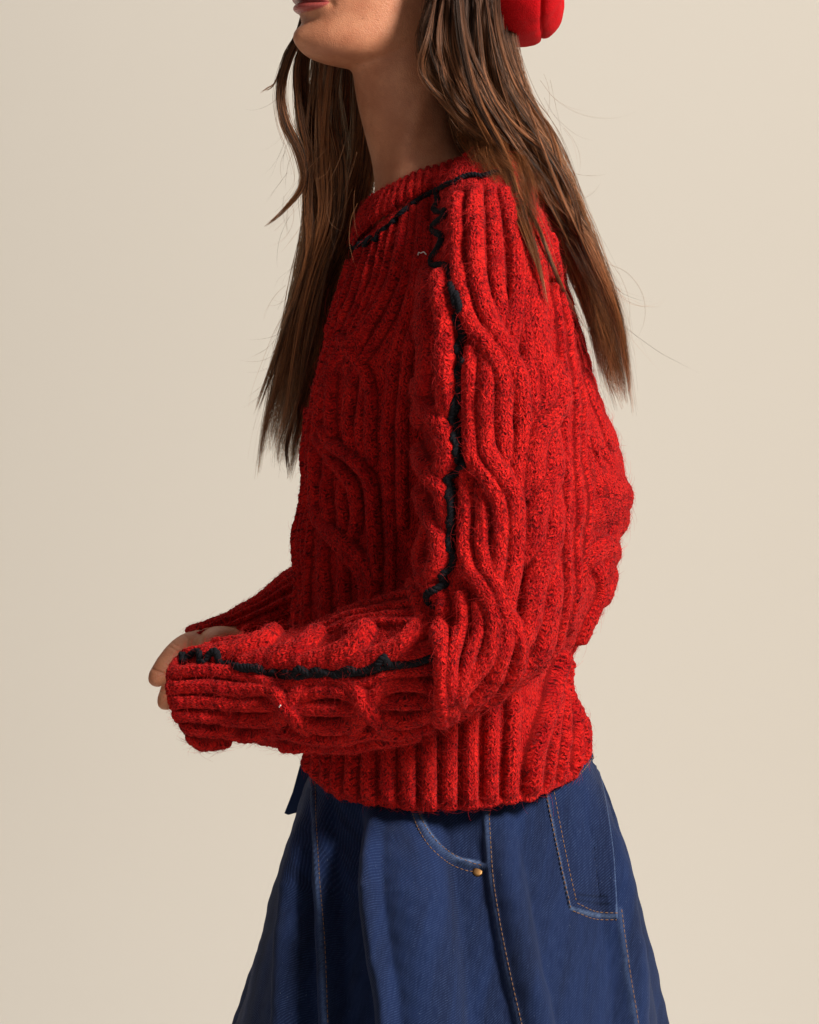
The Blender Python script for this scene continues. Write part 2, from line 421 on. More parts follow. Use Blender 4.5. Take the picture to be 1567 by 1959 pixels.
torso_secs = [
 (680, 462, 1004, 342, 0.0, v(0, .080, .0150), 2.0),
 (672, 472, 1016, 345, 0.0, v(0, .092, .0140), 2.0),
 (662, 500, 1040, 375, 0.0, v(0, .125, .0060), 2.0),
 (648, 545, 1068, 430, 0.0, v(0, .150, .000), 2.05),
 (626, 610, 1095, 520, 0.0, v(0, .160, .000), 2.1),
 (603, 690, 1120, 640, 0.0, v(0, .150, 0), 2.2),
 (587, 770, 1152, 745, 0.0, v(0, .140, 0), 2.2),
 (578, 850, 1188, 830, 0.0, v(0, .133, 0), 2.2),
 (572, 930, 1204, 920, 0.0, v(0, .130, 0), 2.2),
 (566, 1010, 1204, 1010, 0.0, v(0, .130, 0), 2.2),
 (560, 1090, 1184, 1090, 0.0, v(0, .135, 0), 2.2),
 (556, 1170, 1152, 1180, 0.0, v(0, .145, -.002), 2.2),
 (558, 1240, 1114, 1245, 0.0, v(0, .150, -.006), 2.2),
 (562, 1300, 1100, 1290, 0.0, v(0, .153, -.014), 2.2),
 (570, 1370, 1112, 1350, 0.0, v(0, .156, -.024), 2.2),
 (578, 1420, 1124, 1400, 0.0, v(0, .156, -.036), 2.2),
 (590, 1450, 1124, 1435, 0.0, v(0, .154, -.040), 2.2),
 (594, 1452, 1118, 1440, 0.0, v(0, .146, -.040), 2.2),
 (596, 1440, 1114, 1430, 0.0, v(0, .143, -.038), 2.2),
]
TOR = Loft(torso_secs, 520, 640, 150)

sleeve_secs = [
 (835, 395, 960, 345, -.070, np.array([0, -.012, .030]), 2.0),
 (818, 425, 1000, 350, -.098, np.array([-.004, -.026, .052]), 2.0),
 (810, 470, 1040, 400, -.130, np.array([-.004, -.048, .045]), 2.0),
 (806, 540, 1072, 490, -.160, np.array([0, -.066, .030]), 2.1),
 (800, 630, 1100, 600, -.180, np.array([0, -.078, .012]), 2.2),
 (796, 720, 1118, 720, -.190, np.array([0, -.082, .003]), 2.2),
 (802, 830, 1128, 850, -.193, np.array([0, -.083, 0]), 2.2),
 (808, 950, 1134, 960, -.195, np.array([0, -.083, 0]), 2.2),
 (792, 1060, 1130, 1070, -.195, np.array([0, -.083, 0]), 2.2),
 (800, 1140, 1112, 1175, -.195, np.array([0, -.085, 0]), 2.2),
 (812, 1165, 1080, 1248, -.195, np.array([0, -.087, 0]), 2.2),
 (818, 1172, 1010, 1308, -.195, np.array([0, -.090, 0]), 2.2),
 (822, 1176, 940, 1346, -.195, np.array([0, -.093, 0]), 2.3),
 (825, 1178, 880, 1378, -.195, np.array([0, -.094, 0]), 2.4),
 (827, 1180, 846, 1392, -.193, np.array([0, -.090, 0]), 2.4),
 (826, 1172, 838, 1396, -.190, np.array([.003, -.070, 0]), 2.3),
 (812, 1134, 822, 1402, -.188, np.array([.003, -.066, 0]), 2.2),
 (780, 1118, 785, 1414, -.182, np.array([0, -.068, 0]), 2.2),
 (735, 1132, 735, 1430, -.174, np.array([0, -.068, 0]), 2.2),
 (680, 1152, 680, 1438, -.164, np.array([0, -.066, 0]), 2.2),
 (615, 1176, 620, 1442, -.152, np.array([0, -.062, 0]), 2.1),
 (550, 1198, 558, 1442, -.140, np.array([0, -.058, 0]), 2.1),
 (490, 1206, 502, 1436, -.130, np.array([0, -.054, 0]), 2.1),
 (430, 1216, 448, 1424, -.120, np.array([-.006, -.050, 0]), 2.1),
 (388, 1230, 415, 1434, -.114, np.array([-.016, -.048, 0]), 2.1),
 (356, 1246, 392, 1440, -.110, np.array([-.021, -.046, 0]), 2.1),
 (353, 1250, 388, 1436, -.110, np.array([-.022, -.041, 0]), 2.1),
 (358, 1256, 392, 1430, -.110, np.array([-.022, -.037, 0]), 2.1),
]
SLV = Loft(sleeve_secs, 760, 300, 110)

far_secs = [
 (680, 1020, 690, 1180, .150, np.array([0, -.06, 0]), 2.0),
 (610, 1052, 630, 1200, .130, np.array([0, -.06, 0]), 2.0),
 (550, 1086, 570, 1222, .105, np.array([0, -.055, 0]), 2.0),
 (500, 1120, 520, 1228, .080, np.array([0, -.050, 0]), 2.0),
 (450, 1154, 476, 1232, .055, np.array([0, -.044, 0]), 2.0),
 (405, 1180, 440, 1230, .036, np.array([0, -.038, 0]), 2.0),
 (368, 1200, 420, 1226, .024, np.array([-.006, -.032, 0]), 2.0),
 (366, 1204, 418, 1224, .024, np.array([-.007, -.027, 0]), 2.0),
 (374, 1206, 424, 1222, .026, np.array([-.004, -.024, 0]), 2.0),
]
FAR = Loft(far_secs, 200, 150, 60)

neck_secs = [
 (680, 470, 1005, 338, 0.0, v(0, .082, .0160), 2.0),
 (674, 462, 1008, 330, 0.0, v(0, .086, .0170), 2.0),
 (680, 440, 1000, 318, 0.0, v(0, .082, .0150), 2.0),
 (688, 415, 988, 308, 0.0, v(0, .074, .0120), 2.0),
 (697, 398, 976, 302, 0.0, v(0, .066, .0100), 2.0),
 (704, 394, 968, 300, 0.0, v(0, .061, .0095), 2.0),
 (712, 400, 960, 306, 0.0, v(0, .057, .0080), 2.0),
 (716, 430, 958, 330, 0.0, v(0, .056, .0050), 2.0),
]
NCK = Loft(neck_secs, 90, 420, 160)

# ---- traced strands of the cables and ribs (photo px)
RW, RH = 17, 6.5
sl = []
def a(pts, w=RW, h=RH, z=None, bead=0.0, prof=0.36): sl.append((pts, w, h, z, bead, prof))
# column left of the black stitching
a([(806,520),(812,600),(812,680),(808,740),(800,800)], 26, 8)
a([(838,530),(848,600),(850,680),(852,740),(850,775),(838,800)], 22, 9, [0,1,1,1,0,-3])
a([(797,740),(812,780),(842,813),(854,845),(853,880),(842,908)], 23, 9, [0,1,2,1,0,-3])
a([(800,820),(805,866),(822,900),(840,925),(850,955),(850,990),(840,1016)], 21, 9, [-3,0,1,2,1,0,-3])
a([(806,915),(811,965),(824,995),(838,1026),(843,1056),(834,1088),(822,1105)], 21, 9, [-3,0,1,2,1,0,-3])
a([(806,1010),(800,1050),(806,1091),(822,1119),(838,1140)], 20, 7, [-2,0,1,1,0])
a([(795,1030),(788,1080),(796,1133),(810,1170),(820,1200)], 20, 8)
# shoulder ribs
a([(872,376),(872,430),(868,480),(876,530),(886,580),(902,622),(933,660),(958,702),(968,745),(964,790),(966,830),(970,880)], 18, 7.4, [-3,-2.4,-1.8,-1,1,2,3,3,2,1,0,-3])
a([(905,352),(908,420),(908,480),(916,540),(930,590),(950,632),(972,668),(990,712),(998,756),(1003,810),(999,860),(993,905),(1000,940)], 18, 7.4, [-4,-3,-2,-1,1,2,2,2,1,0,0,-1,-4])
a([(938,348),(946,420),(950,480),(954,540),(962,590),(971,630)], 15, 5, [-4,-3,-1.5,0,0,-3], 0.1)
a([(968,360),(982,420),(992,480),(994,530),(991,580),(984,625),(978,665)], 17, 6.4, [-4,-3,-1,0,0,0,-3])
a([(898,668),(897,720),(895,780),(896,830),(906,880),(934,920),(954,960),(960,1007),(956,1049),(950,1095),(946,1130)], 17, 8, [-3,0,0,0,2,3,2,1,0,0,-3])
a([(930,680),(931,720),(930,780),(930,840),(941,880),(966,914),(986,955),(990,1007),(988,1063),(982,1105),(972,1150),(968,1190),(966,1240),(945,1305),(905,1350)], 18, 8, [-3,0,0,0,2,3,2,1,0,0,0,0,0,0,0])
a([(890,905),(887,979),(887,1045),(897,1088),(920,1119),(938,1150),(946,1195),(938,1248),(912,1297),(880,1335)], 17, 8, [-3,0,0,1,3,3,1,0,0,0])
a([(919,935),(921,993),(921,1045),(932,1086),(954,1128),(966,1168),(990,1200),(998,1262),(966,1318),(930,1345)], 16, 8, [-3,0,0,1,3,2,-1,0,0,0])
# plain column with low rope
a([(1028,400),(1034,470),(1032,540),(1030,600),(1040,660),(1052,720),(1050,770),(1030,800)], 24, 6, [-2,0,0,0,0,1,0,-3])
a([(1012,430),(1014,520),(1010,590),(1015,660),(1020,720),(1024,780)], 17, 5)
a([(1066,700),(1076,760),(1060,800),(1036,830),(1026,880),(1024,920),(1014,940)], 22, 8, [-3,0,1,2,1,0,-3])
a([(1060,810),(1064,860),(1058,910),(1040,945),(1028,985),(1026,1030),(1012,1062)], 23, 8, [-3,0,1,2,1,0,-3])
a([(1060,940),(1064,1000),(1056,1045),(1038,1075),(1026,1120),(1020,1180),(1008,1220)], 23, 8, [-3,0,1,2,1,0,-2])
a([(1058,1070),(1062,1130),(1056,1190),(1040,1250),(1000,1295),(960,1326)], 22, 7, [-3,0,0,0,0,0])
# thin beaded ribs at the outer edge
a([(1040,420),(1062,520),(1078,620),(1085,720),(1088,850),(1088,1000),(1090,1120),(1080,1210),(1050,1268),(1000,1312),(930,1352),(870,1385)], 8, 4.5, None, 0.14)
a([(1060,450),(1080,540),(1096,640),(1106,750),(1112,850),(1113,1000),(1112,1120),(1098,1215)], 9, 4, None, 0.14)
a([(1104,680),(1118,780),(1127,880),(1132,960),(1129,1060),(1118,1170)], 8, 4.5, None, 0.14)
# elbow fan
a([(846,1160),(842,1210),(842,1270),(842,1330),(846,1375)], 17, 8, [-1,1,1,1,0])
a([(880,1140),(884,1185),(872,1225),(864,1280),(866,1330),(868,1370)], 14, 7)
a([(912,1155),(914,1205),(900,1255),(888,1310),(886,1350)], 14, 7)
# forearm: cuff ribs then cables (drawn cuff -> elbow)
a([(360,1240),(390,1226),(430,1219),(470,1216)], 10, 5)
a([(352,1247),(385,1238),(430,1234),(460,1236)], 9, 5)
for k, y0 in enumerate([1284, 1314, 1344, 1374, 1402, 1424]):
    a([(322 + (8 * max(0, k - 2)) + (4 if k == 5 else 0), y0 + 2), (360, y0), (400, y0 - 2 + k), (440, y0 + 2)], 14.2, 7, [0, 0, 0, 0], 0, 0.24)
a([(430,1286),(480,1294),(535,1310),(590,1302),(640,1302),(695,1306),(750,1290),(826,1282)], 13, 7, [0,0,-1,0,0,-1,0,0])
a([(430,1408),(480,1414),(535,1404),(590,1416),(640,1418),(700,1404),(760,1404),(820,1392)], 14, 7, [0,0,-1,0,0,-1,0,0])
for (x0, x1, yc, hh_) in [(432, 540, 1350, 31), (562, 692, 1357, 33), (716, 834, 1345, 32)]:     # open cells of the cable
    for jj in (-1, 0, 1):
        mx = (x0 + x1) / 2
        a([(x0 - 6, yc + jj * (hh_ if x0 < 440 else 15)), (mx - 22, yc + jj * hh_), (mx + 22, yc + jj * hh_), (x1 + 6, yc + jj * 15)], 15.5, 7.5, [0 if x0 < 440 else -3, 0, 0, -3])
for (xc, yc) in [(550, 1354), (704, 1352)]:                                                   # crossings between the cells
    a([(xc + 34, yc - 44), (xc + 18, yc - 24), (xc - 6, yc + 10), (xc - 26, yc + 44)], 17, 8, [-3, 1, 1, -3])
    a([(xc - 36, yc - 40), (xc - 14, yc - 22), (xc + 10, yc + 8), (xc + 34, yc + 42)], 18, 9, [-3, 2, 3, -3])
a([(540,1436),(600,1438),(660,1434),(740,1424),(800,1410)], 14, 6)
# forearm: puffed lobes above the stitching
a([(400,1250),(440,1246),(475,1238),(505,1224),(520,1206)], 24, 10, [-3,0,1,1,-2])
a([(470,1266),(505,1262),(545,1254),(580,1236),(600,1208)], 26, 10, [-3,0,2,1,-2])
a([(560,1272),(600,1268),(640,1258),(675,1238),(695,1206)], 27, 10, [-3,0,2,1,-2])
a([(655,1272),(700,1262),(740,1250),(775,1230),(800,1200)], 25, 9, [-3,0,1,0,-2])
a([(750,1260),(790,1252),(830,1240)], 20, 8, [-3,0,0])
for k in range(4):
    a([(560 + 34 * k, 1190 + 3 * k), (640 + 22 * k, 1166 + 7 * k), (720 + 12 * k, 1146 + 13 * k), (822, 1128 + 19 * k)], 9, 4, None, 0.14)
SLs = list(sl); sl.clear()

# torso, front
for k in range(7):      # thin beaded diagonal ribs below the neckband
    a([(668 + 17 * k, 476 - 10.6 * k), (650 + 15 * k, 540 - 2 * k), (626 + 12.5 * k, 610 + 4 * k), (604 + 10 * k, 680 + 6 * k)] + ([(590 + 8 * k, 745), (580 + 8.5 * k, 830), (574 + 8.2 * k, 920), (567 + 8 * k, 1010), (560 + 8 * k, 1110), (556 + 8 * k, 1200), (558 + 8 * k, 1300)] if k < 4 else []), 8.5, 5.0, None, 0.13)
a([(792,402),(786,440),(768,540),(742,610),(712,660),(680,700),(664,740)], 11, 6, None, .2)
a([(776,408),(768,450),(752,520),(722,590),(690,640),(660,672),(632,710),(616,770),(612,830),(620,850)], 13, 7, [0,0,0,0,1,1,0,0,-2], .15)
a([(655,650),(676,676),(694,710),(704,750),(707,800),(709,850),(709,880)], 13, 7, [1,1,1,0,0,0,-3], .1)
a([(808,398),(802,450),(786,560),(768,630),(750,690),(742,760),(740,850),(742,950)], 14, 6)
a([(816,430),(812,520),(800,600),(778,680),(768,780),(768,900),(768,1000)], 13, 6)
a([(634,690),(630,740),(630,790),(634,832)], 15, 7, [-2,0,0,0])
a([(664,700),(664,760),(664,810),(672,856)], 15, 7, [-2,0,0,-2])
a([(690,720),(688,780),(688,830),(692,870)], 11, 6, [-2,0,0,-2])
a([(622,826),(634,846),(660,864),(688,888),(707,918),(713,960),(714,1010),(716,1059),(720,1110)], 15, 9, [0,1,3,3,2,1,0,0,0])
a([(610,838),(632,874),(658,904),(676,936),(682,973),(679,1003),(672,1022)], 14, 8, [0,2,3,2,1,0,-3])
a([(622,884),(622,948),(627,990)], 14, 7, [-3,0,0])
a([(651,920),(651,960),(655,1004)], 14, 7, [-3,0,-1])
a([(603,870),(605,950),(616,1000),(650,1030),(679,1056),(703,1084),(714,1116),(716,1160)], 15, 9, [0,0,1,3,3,2,1,0])
a([(618,1010),(646,1042),(670,1070),(690,1098),(698,1126),(700,1170)], 13, 8, [-1,2,3,2,0,0])
a([(616,1040),(618,1090),(622,1150),(622,1220)], 15, 7, [-3,0,0,0])
a([(650,1060),(655,1110),(660,1180)], 14, 7, [-3,0,0])
a([(742,950),(744,1050),(744,1140)], 12, 4)
# torso, back: soft stockinette with folds and a low cable
a([(1060,380),(1096,470),(1124,560),(1146,660),(1172,760),(1190,830)], 30, 3)
a([(1140,905),(1175,925),(1208,955)], 40, 4, [-2,0,0], 0, .9)
a([(1150,985),(1180,975),(1206,1000),(1204,1030)], 34, 3.5, [-2,0,0,0], 0, .8)
a([(1150,1070),(1172,1050),(1192,1065),(1186,1090),(1165,1140)], 26, 4, None, 0, .7)
a([(1152,1090),(1156,1130),(1140,1180),(1120,1225)], 18, 6, None, 0, .7)
for k in range(3):
    a([(1128 + 18 * k, 820 + 20 * k), (1136 + 20 * k, 880), (1140 + 22 * k, 940)], 9, 3, None, .2)
# hem ribs
bot = [(586,1456),(603,1472),(624,1488),(646,1502),(673,1515),(704,1526),(742,1535),(781,1541),(821,1545),(861,1548),(901,1549),(941,1550),(980,1548)]
for k, (x, y) in enumerate(bot):
    xt = 590 + (x - 600) * 1.05
    a([(xt, 1265), (x + (xt - x) * 0.4, 1340), (x, 1430 if y > 1440 else 1400), (x, y + 30)], 13.0 if x < 700 else 15.6, 8, [0, 0, 0, 0], 0, 0.36)
a([(1085,1262),(1060,1330),(1034,1400),(1020,1460),(1018,1540)], 19, 11, [-2,1,1,1,0], 0, .5)
for (x0, y0, x1, y1, xm, ym) in [(1078,1330,1052,1525,1062,1420),(1088,1315,1080,1515,1084,1410),(1096,1300,1104,1495,1103,1395),(1102,1288,1122,1475,1118,1375),(1106,1275,1132,1450,1128,1355)]:
    a([(x0, y0), (xm, ym), (x1, y1)], 11, 7, [-3, 0, 0], 0, .5)
TRs = list(sl); sl.clear()

def build_knit(L, strands, name, par, auto=None, base=-0.0064, amp=0.0012, macro=0.003, edge=None):
    H, LAT, ARC, TR = ribs(L, strands)
    back = (L.N[..., 1] > 0.15)
    if auto: auto(L, H, TR, back)
    if edge is not None:
        t = np.interp(np.linspace(0, L.len, L.nv), L.cum, np.arange(len(L.cum)))[:, None]
        w = np.clip((t - edge[0]) / (edge[1] - edge[0]), 0, 1); w = w * w * (3 - 2 * w); H = H * (1 - w) + w * (0.0050 + 0.14 * H)
    H = smooth_field(H, 1)
    H = H + base + wob(L.P, 60, amp, 3) + wob(L.P, 22, macro, 5) + wob(L.P, 260, 0.0005, 11) + wob(L.P, 620, 0.0005, 12) + wob(L.P, 1300, 0.0003, 13) + np.random.normal(0, 0.00016, H.shape)
    V = L.P + L.N * H[..., None]
    L.Q = V
    o = mesh_obj(name, V.reshape(-1, 3), L.faces(), M_KNIT)
    attr(o, 'knit', np.stack([LAT, ARC, H], -1).reshape(-1, 3), 'FLOAT_VECTOR')
    child(o, par)
    return o

def torso_auto(L, H, TR, back):
    auto_ribs(L, H, TR, 62, 6, back)
    hem = int(L.nv * 0.80)
sweater = build_knit(TOR, TRs, 'sweater', None, torso_auto, edge=(15.35, 15.9))
sweater['label'] = 'red melange cable-knit wool sweater with black contrast stitching'
def sleeve_auto(L, H, TR, back): auto_ribs(L, H, TR, 22, 6, back | (np.arange(L.nv)[:, None] > 1e9))
sleeve = build_knit(SLV, SLs, 'sleeve', sweater, sleeve_auto, edge=(24.4, 24.9))
sleeve['label'] = 'near cable-knit sleeve bent at the elbow with black stitching down it'
def far_auto(L, H, TR, back): auto_ribs(L, H, TR, 20, 5.5, np.ones_like(back))
farsleeve = build_knit(FAR, [], 'sleeve', sweater, far_auto, edge=(5.3, 5.9))
farsleeve['label'] = 'far sleeve in shadow ending at the hand'
def neck_auto(L, H, TR, back): auto_ribs(L, H, TR, 58, 3.2, np.ones_like(back), bead=.1, duty=.8)
neckband = build_knit(NCK, [], 'neckband', sweater, neck_auto, base=-0.001, amp=0.0006, macro=0.0)

# combined ray target in final shape
def bvh_of(L, Q, step=3):
    vi = np.r_[np.arange(0, L.nv - 1, step), L.nv - 1]; ui = np.arange(0, L.nu, step); nu = len(ui)
    V = Q[np.ix_(vi, ui)].reshape(-1, 3)
    i = np.arange(len(vi) - 1)[:, None] * nu; j = np.arange(nu)[None]; j2 = (j + 1) % nu
    F = np.stack([i + j, i + j2, i + nu + j2, i + nu + j], -1).reshape(-1, 4)
    return BVHTree.FromPolygons(V.tolist(), F.tolist())
B_TOR, B_SLV, B_NCK = bvh_of(TOR, TOR.Q), bvh_of(SLV, SLV.Q), bvh_of(NCK, NCK.Q)
def cast(bvhs, px, py):
    d = P(px, py, 0) - CAMO; d /= np.linalg.norm(d); best = None
    for b in bvhs:
        h, n, f, dist = b.ray_cast(Vector(CAMO), Vector(d))
        if h is not None and (best is None or dist < best[2]): best = (np.array(h), np.array(n), dist)
    if best is None: return None
    if best[1] @ d > 0: best = (best[0], -best[1], best[2])
    return best

# ---- black contrast yarn, two plies twisted, lying on the knit
def yarn(pts, name, bvhs, r=0.0030, lift=0.0012, label=None):
    p = resample(np.c_[np.asarray(pts, float), np.zeros(len(pts))], 2.0)
    Q, N = [], []
    for x, y, _ in p:
        h = cast(bvhs, x, y)
        if h is None: continue
        Q.append(h[0]); N.append(h[1])
    Q, N = np.array(Q), np.array(N)
    for _ in range(3):
        Q[1:-1] = (Q[:-2] + 2 * Q[1:-1] + Q[2:]) / 4; N[1:-1] = (N[:-2] + 2 * N[1:-1] + N[2:]) / 4
    N /= np.linalg.norm(N, axis=1, keepdims=True); C = Q + N * (lift)
    T = np.gradient(C, axis=0); T /= np.linalg.norm(T, axis=1, keepdims=True); B = np.cross(T, N)
    s = np.r_[0, np.cumsum(np.linalg.norm(np.diff(C, axis=0), axis=1))]
    parts = []
    for k in range(3):
        an = s / 0.011 * 2 * math.pi + k * 2.094
        c = C + (np.cos(an)[:, None] * N + np.sin(an)[:, None] * B) * r * 0.5
        parts.append(tube(c, r * 0.62, 7))
    V, F = join(parts)
    o = mesh_obj(name, V, F, M_YARN, label=label); child(o, sweater); return o
sleeve_st = [(838,371),(840,387),(833,403),(856,407),(831,433),(831,443),(847,453),(840,475),(827,495),(828,508),(851,508),(858,521),(865,548),(872,576),(874,605),(877,623),(890,643),(877,661),(879,679),(882,699),(878,717),(876,743),(873,777),(862,802),(875,824),(873,852),(870,869),(890,887),(873,903),(853,917),(864,934),(861,965),(863,993),(860,1021),(857,1043),(866,1063),(861,1085),(843,1100),(854,1116),(839,1125),(818,1136),(822,1153),(832,1166)]
yarn(sleeve_st, 'contrast_stitch', [B_SLV, B_TOR, B_NCK], 0.0034, 0.001, 'black zigzag yarn running down the upper sleeve')
# second pass of the thread where the zigzag doubles
yarn([(872,560),(880,590),(868,612),(884,640),(872,668),(886,690),(872,712),(882,740),(868,770),(866,800),(880,812),(866,838),(880,860),(872,885)], 'contrast_stitch', [B_SLV], 0.0032, 0.0)
yarn([(864,925),(856,950),(868,972),(858,1000),(866,1030),(856,1055)], 'contrast_stitch', [B_SLV], 0.0030, 0.0)
fore = [(350,1249),(351,1270),(366,1252),(382,1246),(386,1270),(402,1252),(414,1246),(422,1268),(442,1266),(452,1276),(482,1276),(500,1284),(513,1292),(522,1280),(545,1298),(560,1292),(572,1279),(589,1286),(607,1290),(625,1284),(643,1294),(670,1287),(697,1282),(723,1270),(735,1256),(746,1271),(777,1270),(804,1264),(826,1256)]
yarn(fore, 'contrast_stitch', [B_SLV], 0.0034, 0.001, 'black zigzag yarn along the forearm to the cuff')
yarn([(440,1268),(470,1280),(495,1276),(520,1294),(548,1286),(575,1296),(605,1282),(640,1290),(668,1280),(700,1288),(728,1276),(760,1274),(800,1268)], 'contrast_stitch', [B_SLV], 0.0034, 0.0005)
neck_st = [(662,478),(670,468),(682,476),(691,461),(697,474),(706,456),(718,462),(724,446),(741,436),(757,420),(778,401),(796,388),(812,378),(828,369),(840,363),(854,355),(870,350),(879,344),(893,338),(911,336),(923,339),(936,334),(950,331),(965,332)]
yarn(neck_st, 'contrast_stitch', [B_NCK, B_TOR, B_SLV], 0.0027, 0.0012, 'black yarn running round the base of the neckband')

# ---- lint specks
for pts in ([(800,490),(801,485),(806,486),(812,484),(816,489)], [(536,1352),(539,1348)]):
    q = [cast([B_TOR, B_SLV], x, y) for x, y in pts]; q = np.array([h[0] + h[1] * 0.002 for h in q if h is not None])
    if len(q) > 1:
        V, F = tube(resample(q, 0.001), 0.0006, 5); child(mesh_obj('lint', V, F, M_LINT), sweater)

# ---- fuzz: short loose fibres standing off the wool
def curves_obj(name, pts, radius, mat, par, kind=None, label=None):
    """pts (n,k,3)"""
    n, k, _ = pts.shape; cd = bpy.data.hair_curves.new(name); cd.add_curves([k] * n)
    cd.position_data.foreach_set('vector', pts.astype(np.float32).ravel())
    ra = cd.attributes.get('radius') or cd.attributes.new('radius', 'FLOAT', 'POINT')
    ra.data.foreach_set('value', np.asarray(radius, dtype=np.float32).ravel())
    cd.materials.append(mat); o = bpy.data.objects.new(name, cd); link(o, None, label=label, kind=kind); child(o, par); return o
def fuzz(L, n, length, par):
    vis = L.N[..., 1] < 0.25
    ii, jj = np.where(vis); area_w = (L.du * L.dv)[ii, jj]; pr = area_w / area_w.sum()
    c = np.random.choice(len(ii), n, p=pr); i, j = ii[c], jj[c]
    j2 = (j + 1) % L.nu; f = np.random.rand(n, 1)
    p = L.Q[i, j] * f + L.Q[i, j2] * (1 - f); N = L.N[i, j]
    r = np.random.normal(size=(n, 3)); r -= (r * N).sum(1, keepdims=True) * N; r /= np.linalg.norm(r, axis=1, keepdims=True)
    r2 = np.cross(N, r) * np.random.normal(0, .5, (n, 1))
    ln = length * np.random.gamma(3, 1 / 3, (n, 1))
    lift = np.random.uniform(0.1, 0.6, (n, 1))
    t = np.linspace(0, 1, 4)[None, :, None]
    pts = p[:, None] - N[:, None] * 0.0004 + ln[:, None] * (r[:, None] * t + r2[:, None] * t * t + N[:, None] * lift[:, None] * (t - 0.55 * t * t) * 1.6)
    rad = np.broadcast_to(np.array([0.00008, 0.00007, 0.00005, 0.00003]), (n, 4))
    return pts, rad
fz = [fuzz(SLV, 42000, 0.0055, None), fuzz(TOR, 36000, 0.0055, None), fuzz(FAR, 4000, 0.005, None), fuzz(NCK, 6000, 0.0045, None)]
curves_obj('wool_fuzz', np.concatenate([q[0] for q in fz]), np.concatenate([q[1] for q in fz]), M_FUZZ, sweater, 'stuff')

# ------------------------------------------------------------------ skirt
skirt_secs = [
 (612, 1400, 1096, 1390, 0.0, v(0, .116, -.02), 2.1),
 (588, 1460, 1130, 1440, 0.0, v(0, .126, -.02), 2.1),
 (562, 1530, 1170, 1520, 0.0, v(0, .138, -.02), 2.1),
 (526, 1650, 1208, 1650, 0.0, v(0, .166, -.015), 2.1),
 (484, 1800, 1244, 1800, 0.0, v(0, .196, -.01), 2.1),
 (440, 1957, 1268, 1957, 0.0, v(0, .226, -.01), 2.1),
 (392, 2120, 1290, 2120, 0.0, v(0, .255, -.01), 2.1),
 (340, 2300, 1316, 2300, 0.0, v(0, .285, -.01), 2.1),
]
SKT = Loft(skirt_secs, 420, 420, 160)
a([(752,1480),(772,1600),(796,1780),(812,1960),(830,2290)], 80, 26, None, 0, 0.55)
a([(722,1530),(728,1700),(742,1850),(756,1960),(770,2290)], 30, 32, None, 0, 0.7)
a([(590,1500),(578,1620),(566,1780),(556,1960),(540,2290)], 42, 14, None, 0, .8)
a([(606,1480),(616,1620),(628,1780),(634,1960),(640,2290)], 26, 13, None, 0, .9)
a([(950,1560),(975,1700),(1000,1850),(1025,1960),(1050,2290)], 42, 12, None, 0, 1.0)
a([(1130,1480),(1165,1600),(1190,1760),(1210,1900),(1225,2290)], 55, 12, None, 0, 1.0)
folds = [(q[0], q[1], q[2] * 1.2, None, 0, q[5]) for q in sl]; sl.clear()
Hs, _, _, _ = ribs(SKT, folds)
Hs = smooth_field(Hs, 7)
arcu = SKT.arcu - SKT.arcu[:, :1]
back = SKT.N[..., 1] > 0
grow = np.linspace(0, 1, SKT.nv)[:, None]
Hs = Hs * (0.08 + 0.92 * np.clip((np.linspace(0, 1, SKT.nv)[:, None] - .10) * 5, 0, 1) ** .8); Hs = Hs + np.where(back, 0.02 * grow * np.sin(SKT.th[None] * 14), 0) + wob(SKT.P, 18, 0.004, 8) * grow + wob(SKT.P, 60, 0.0010, 9) - 0.006
SKT.Q = SKT.P + SKT.N * Hs[..., None]
SK2 = SKT; SK2.P0 = SKT.P; SK2.P = SKT.Q; SK2.normals()
# seams: ridges 1.4 mm high on the folded cloth, pale where worn
seams = [
 ([(928,1530),(932,1600),(938,1680),(952,1770),(970,1860),(992,1957),(1020,2080)], 6, 1.6),
 ([(786,1520),(800,1570),(826,1612),(862,1640),(900,1654),(926,1658)], 7, 2.2),
 ([(598,1480),(600,1560),(606,1680),(616,1800),(622,1957),(628,2080)], 5, 1.4),
 ([(1184,1740),(1192,1800),(1202,1870),(1216,1957),(1230,2080)], 5, 1.4),
]
Hm, LAT, ARC, TRm = ribs(SK2, [(p_, w_, h_, None, 0, .5) for p_, w_, h_ in seams])
pk = ribs(SK2, [([(800,1530),(812,1575),(838,1612),(872,1640),(915,1650)], 2.6, 1.0, None, 0, .5)])[3]
SKT.Q = SK2.P + SK2.N * smooth_field(Hm, 1)[..., None]
wear = smooth_field(np.where(TRm, 0.16, 0.0) + np.where(pk, 0.6, 0.0), 1)
skirt = mesh_obj('skirt', SKT.Q.reshape(-1, 3), SKT.faces(), M_DENIM); child(skirt)
skirt['label'] = 'dark blue flared denim skirt with tan topstitching'
au = (SKT.arcu - SKT.arcu[:, SKT.nf // 2][:, None])
attr(skirt, 'cloth', np.stack([au, SKT.arcv, 0 * au], -1).reshape(-1, 3), 'FLOAT_VECTOR')
attr(skirt, 'wear', wear.reshape(-1))
B_SKT = bvh_of(SKT, SKT.Q, 2)

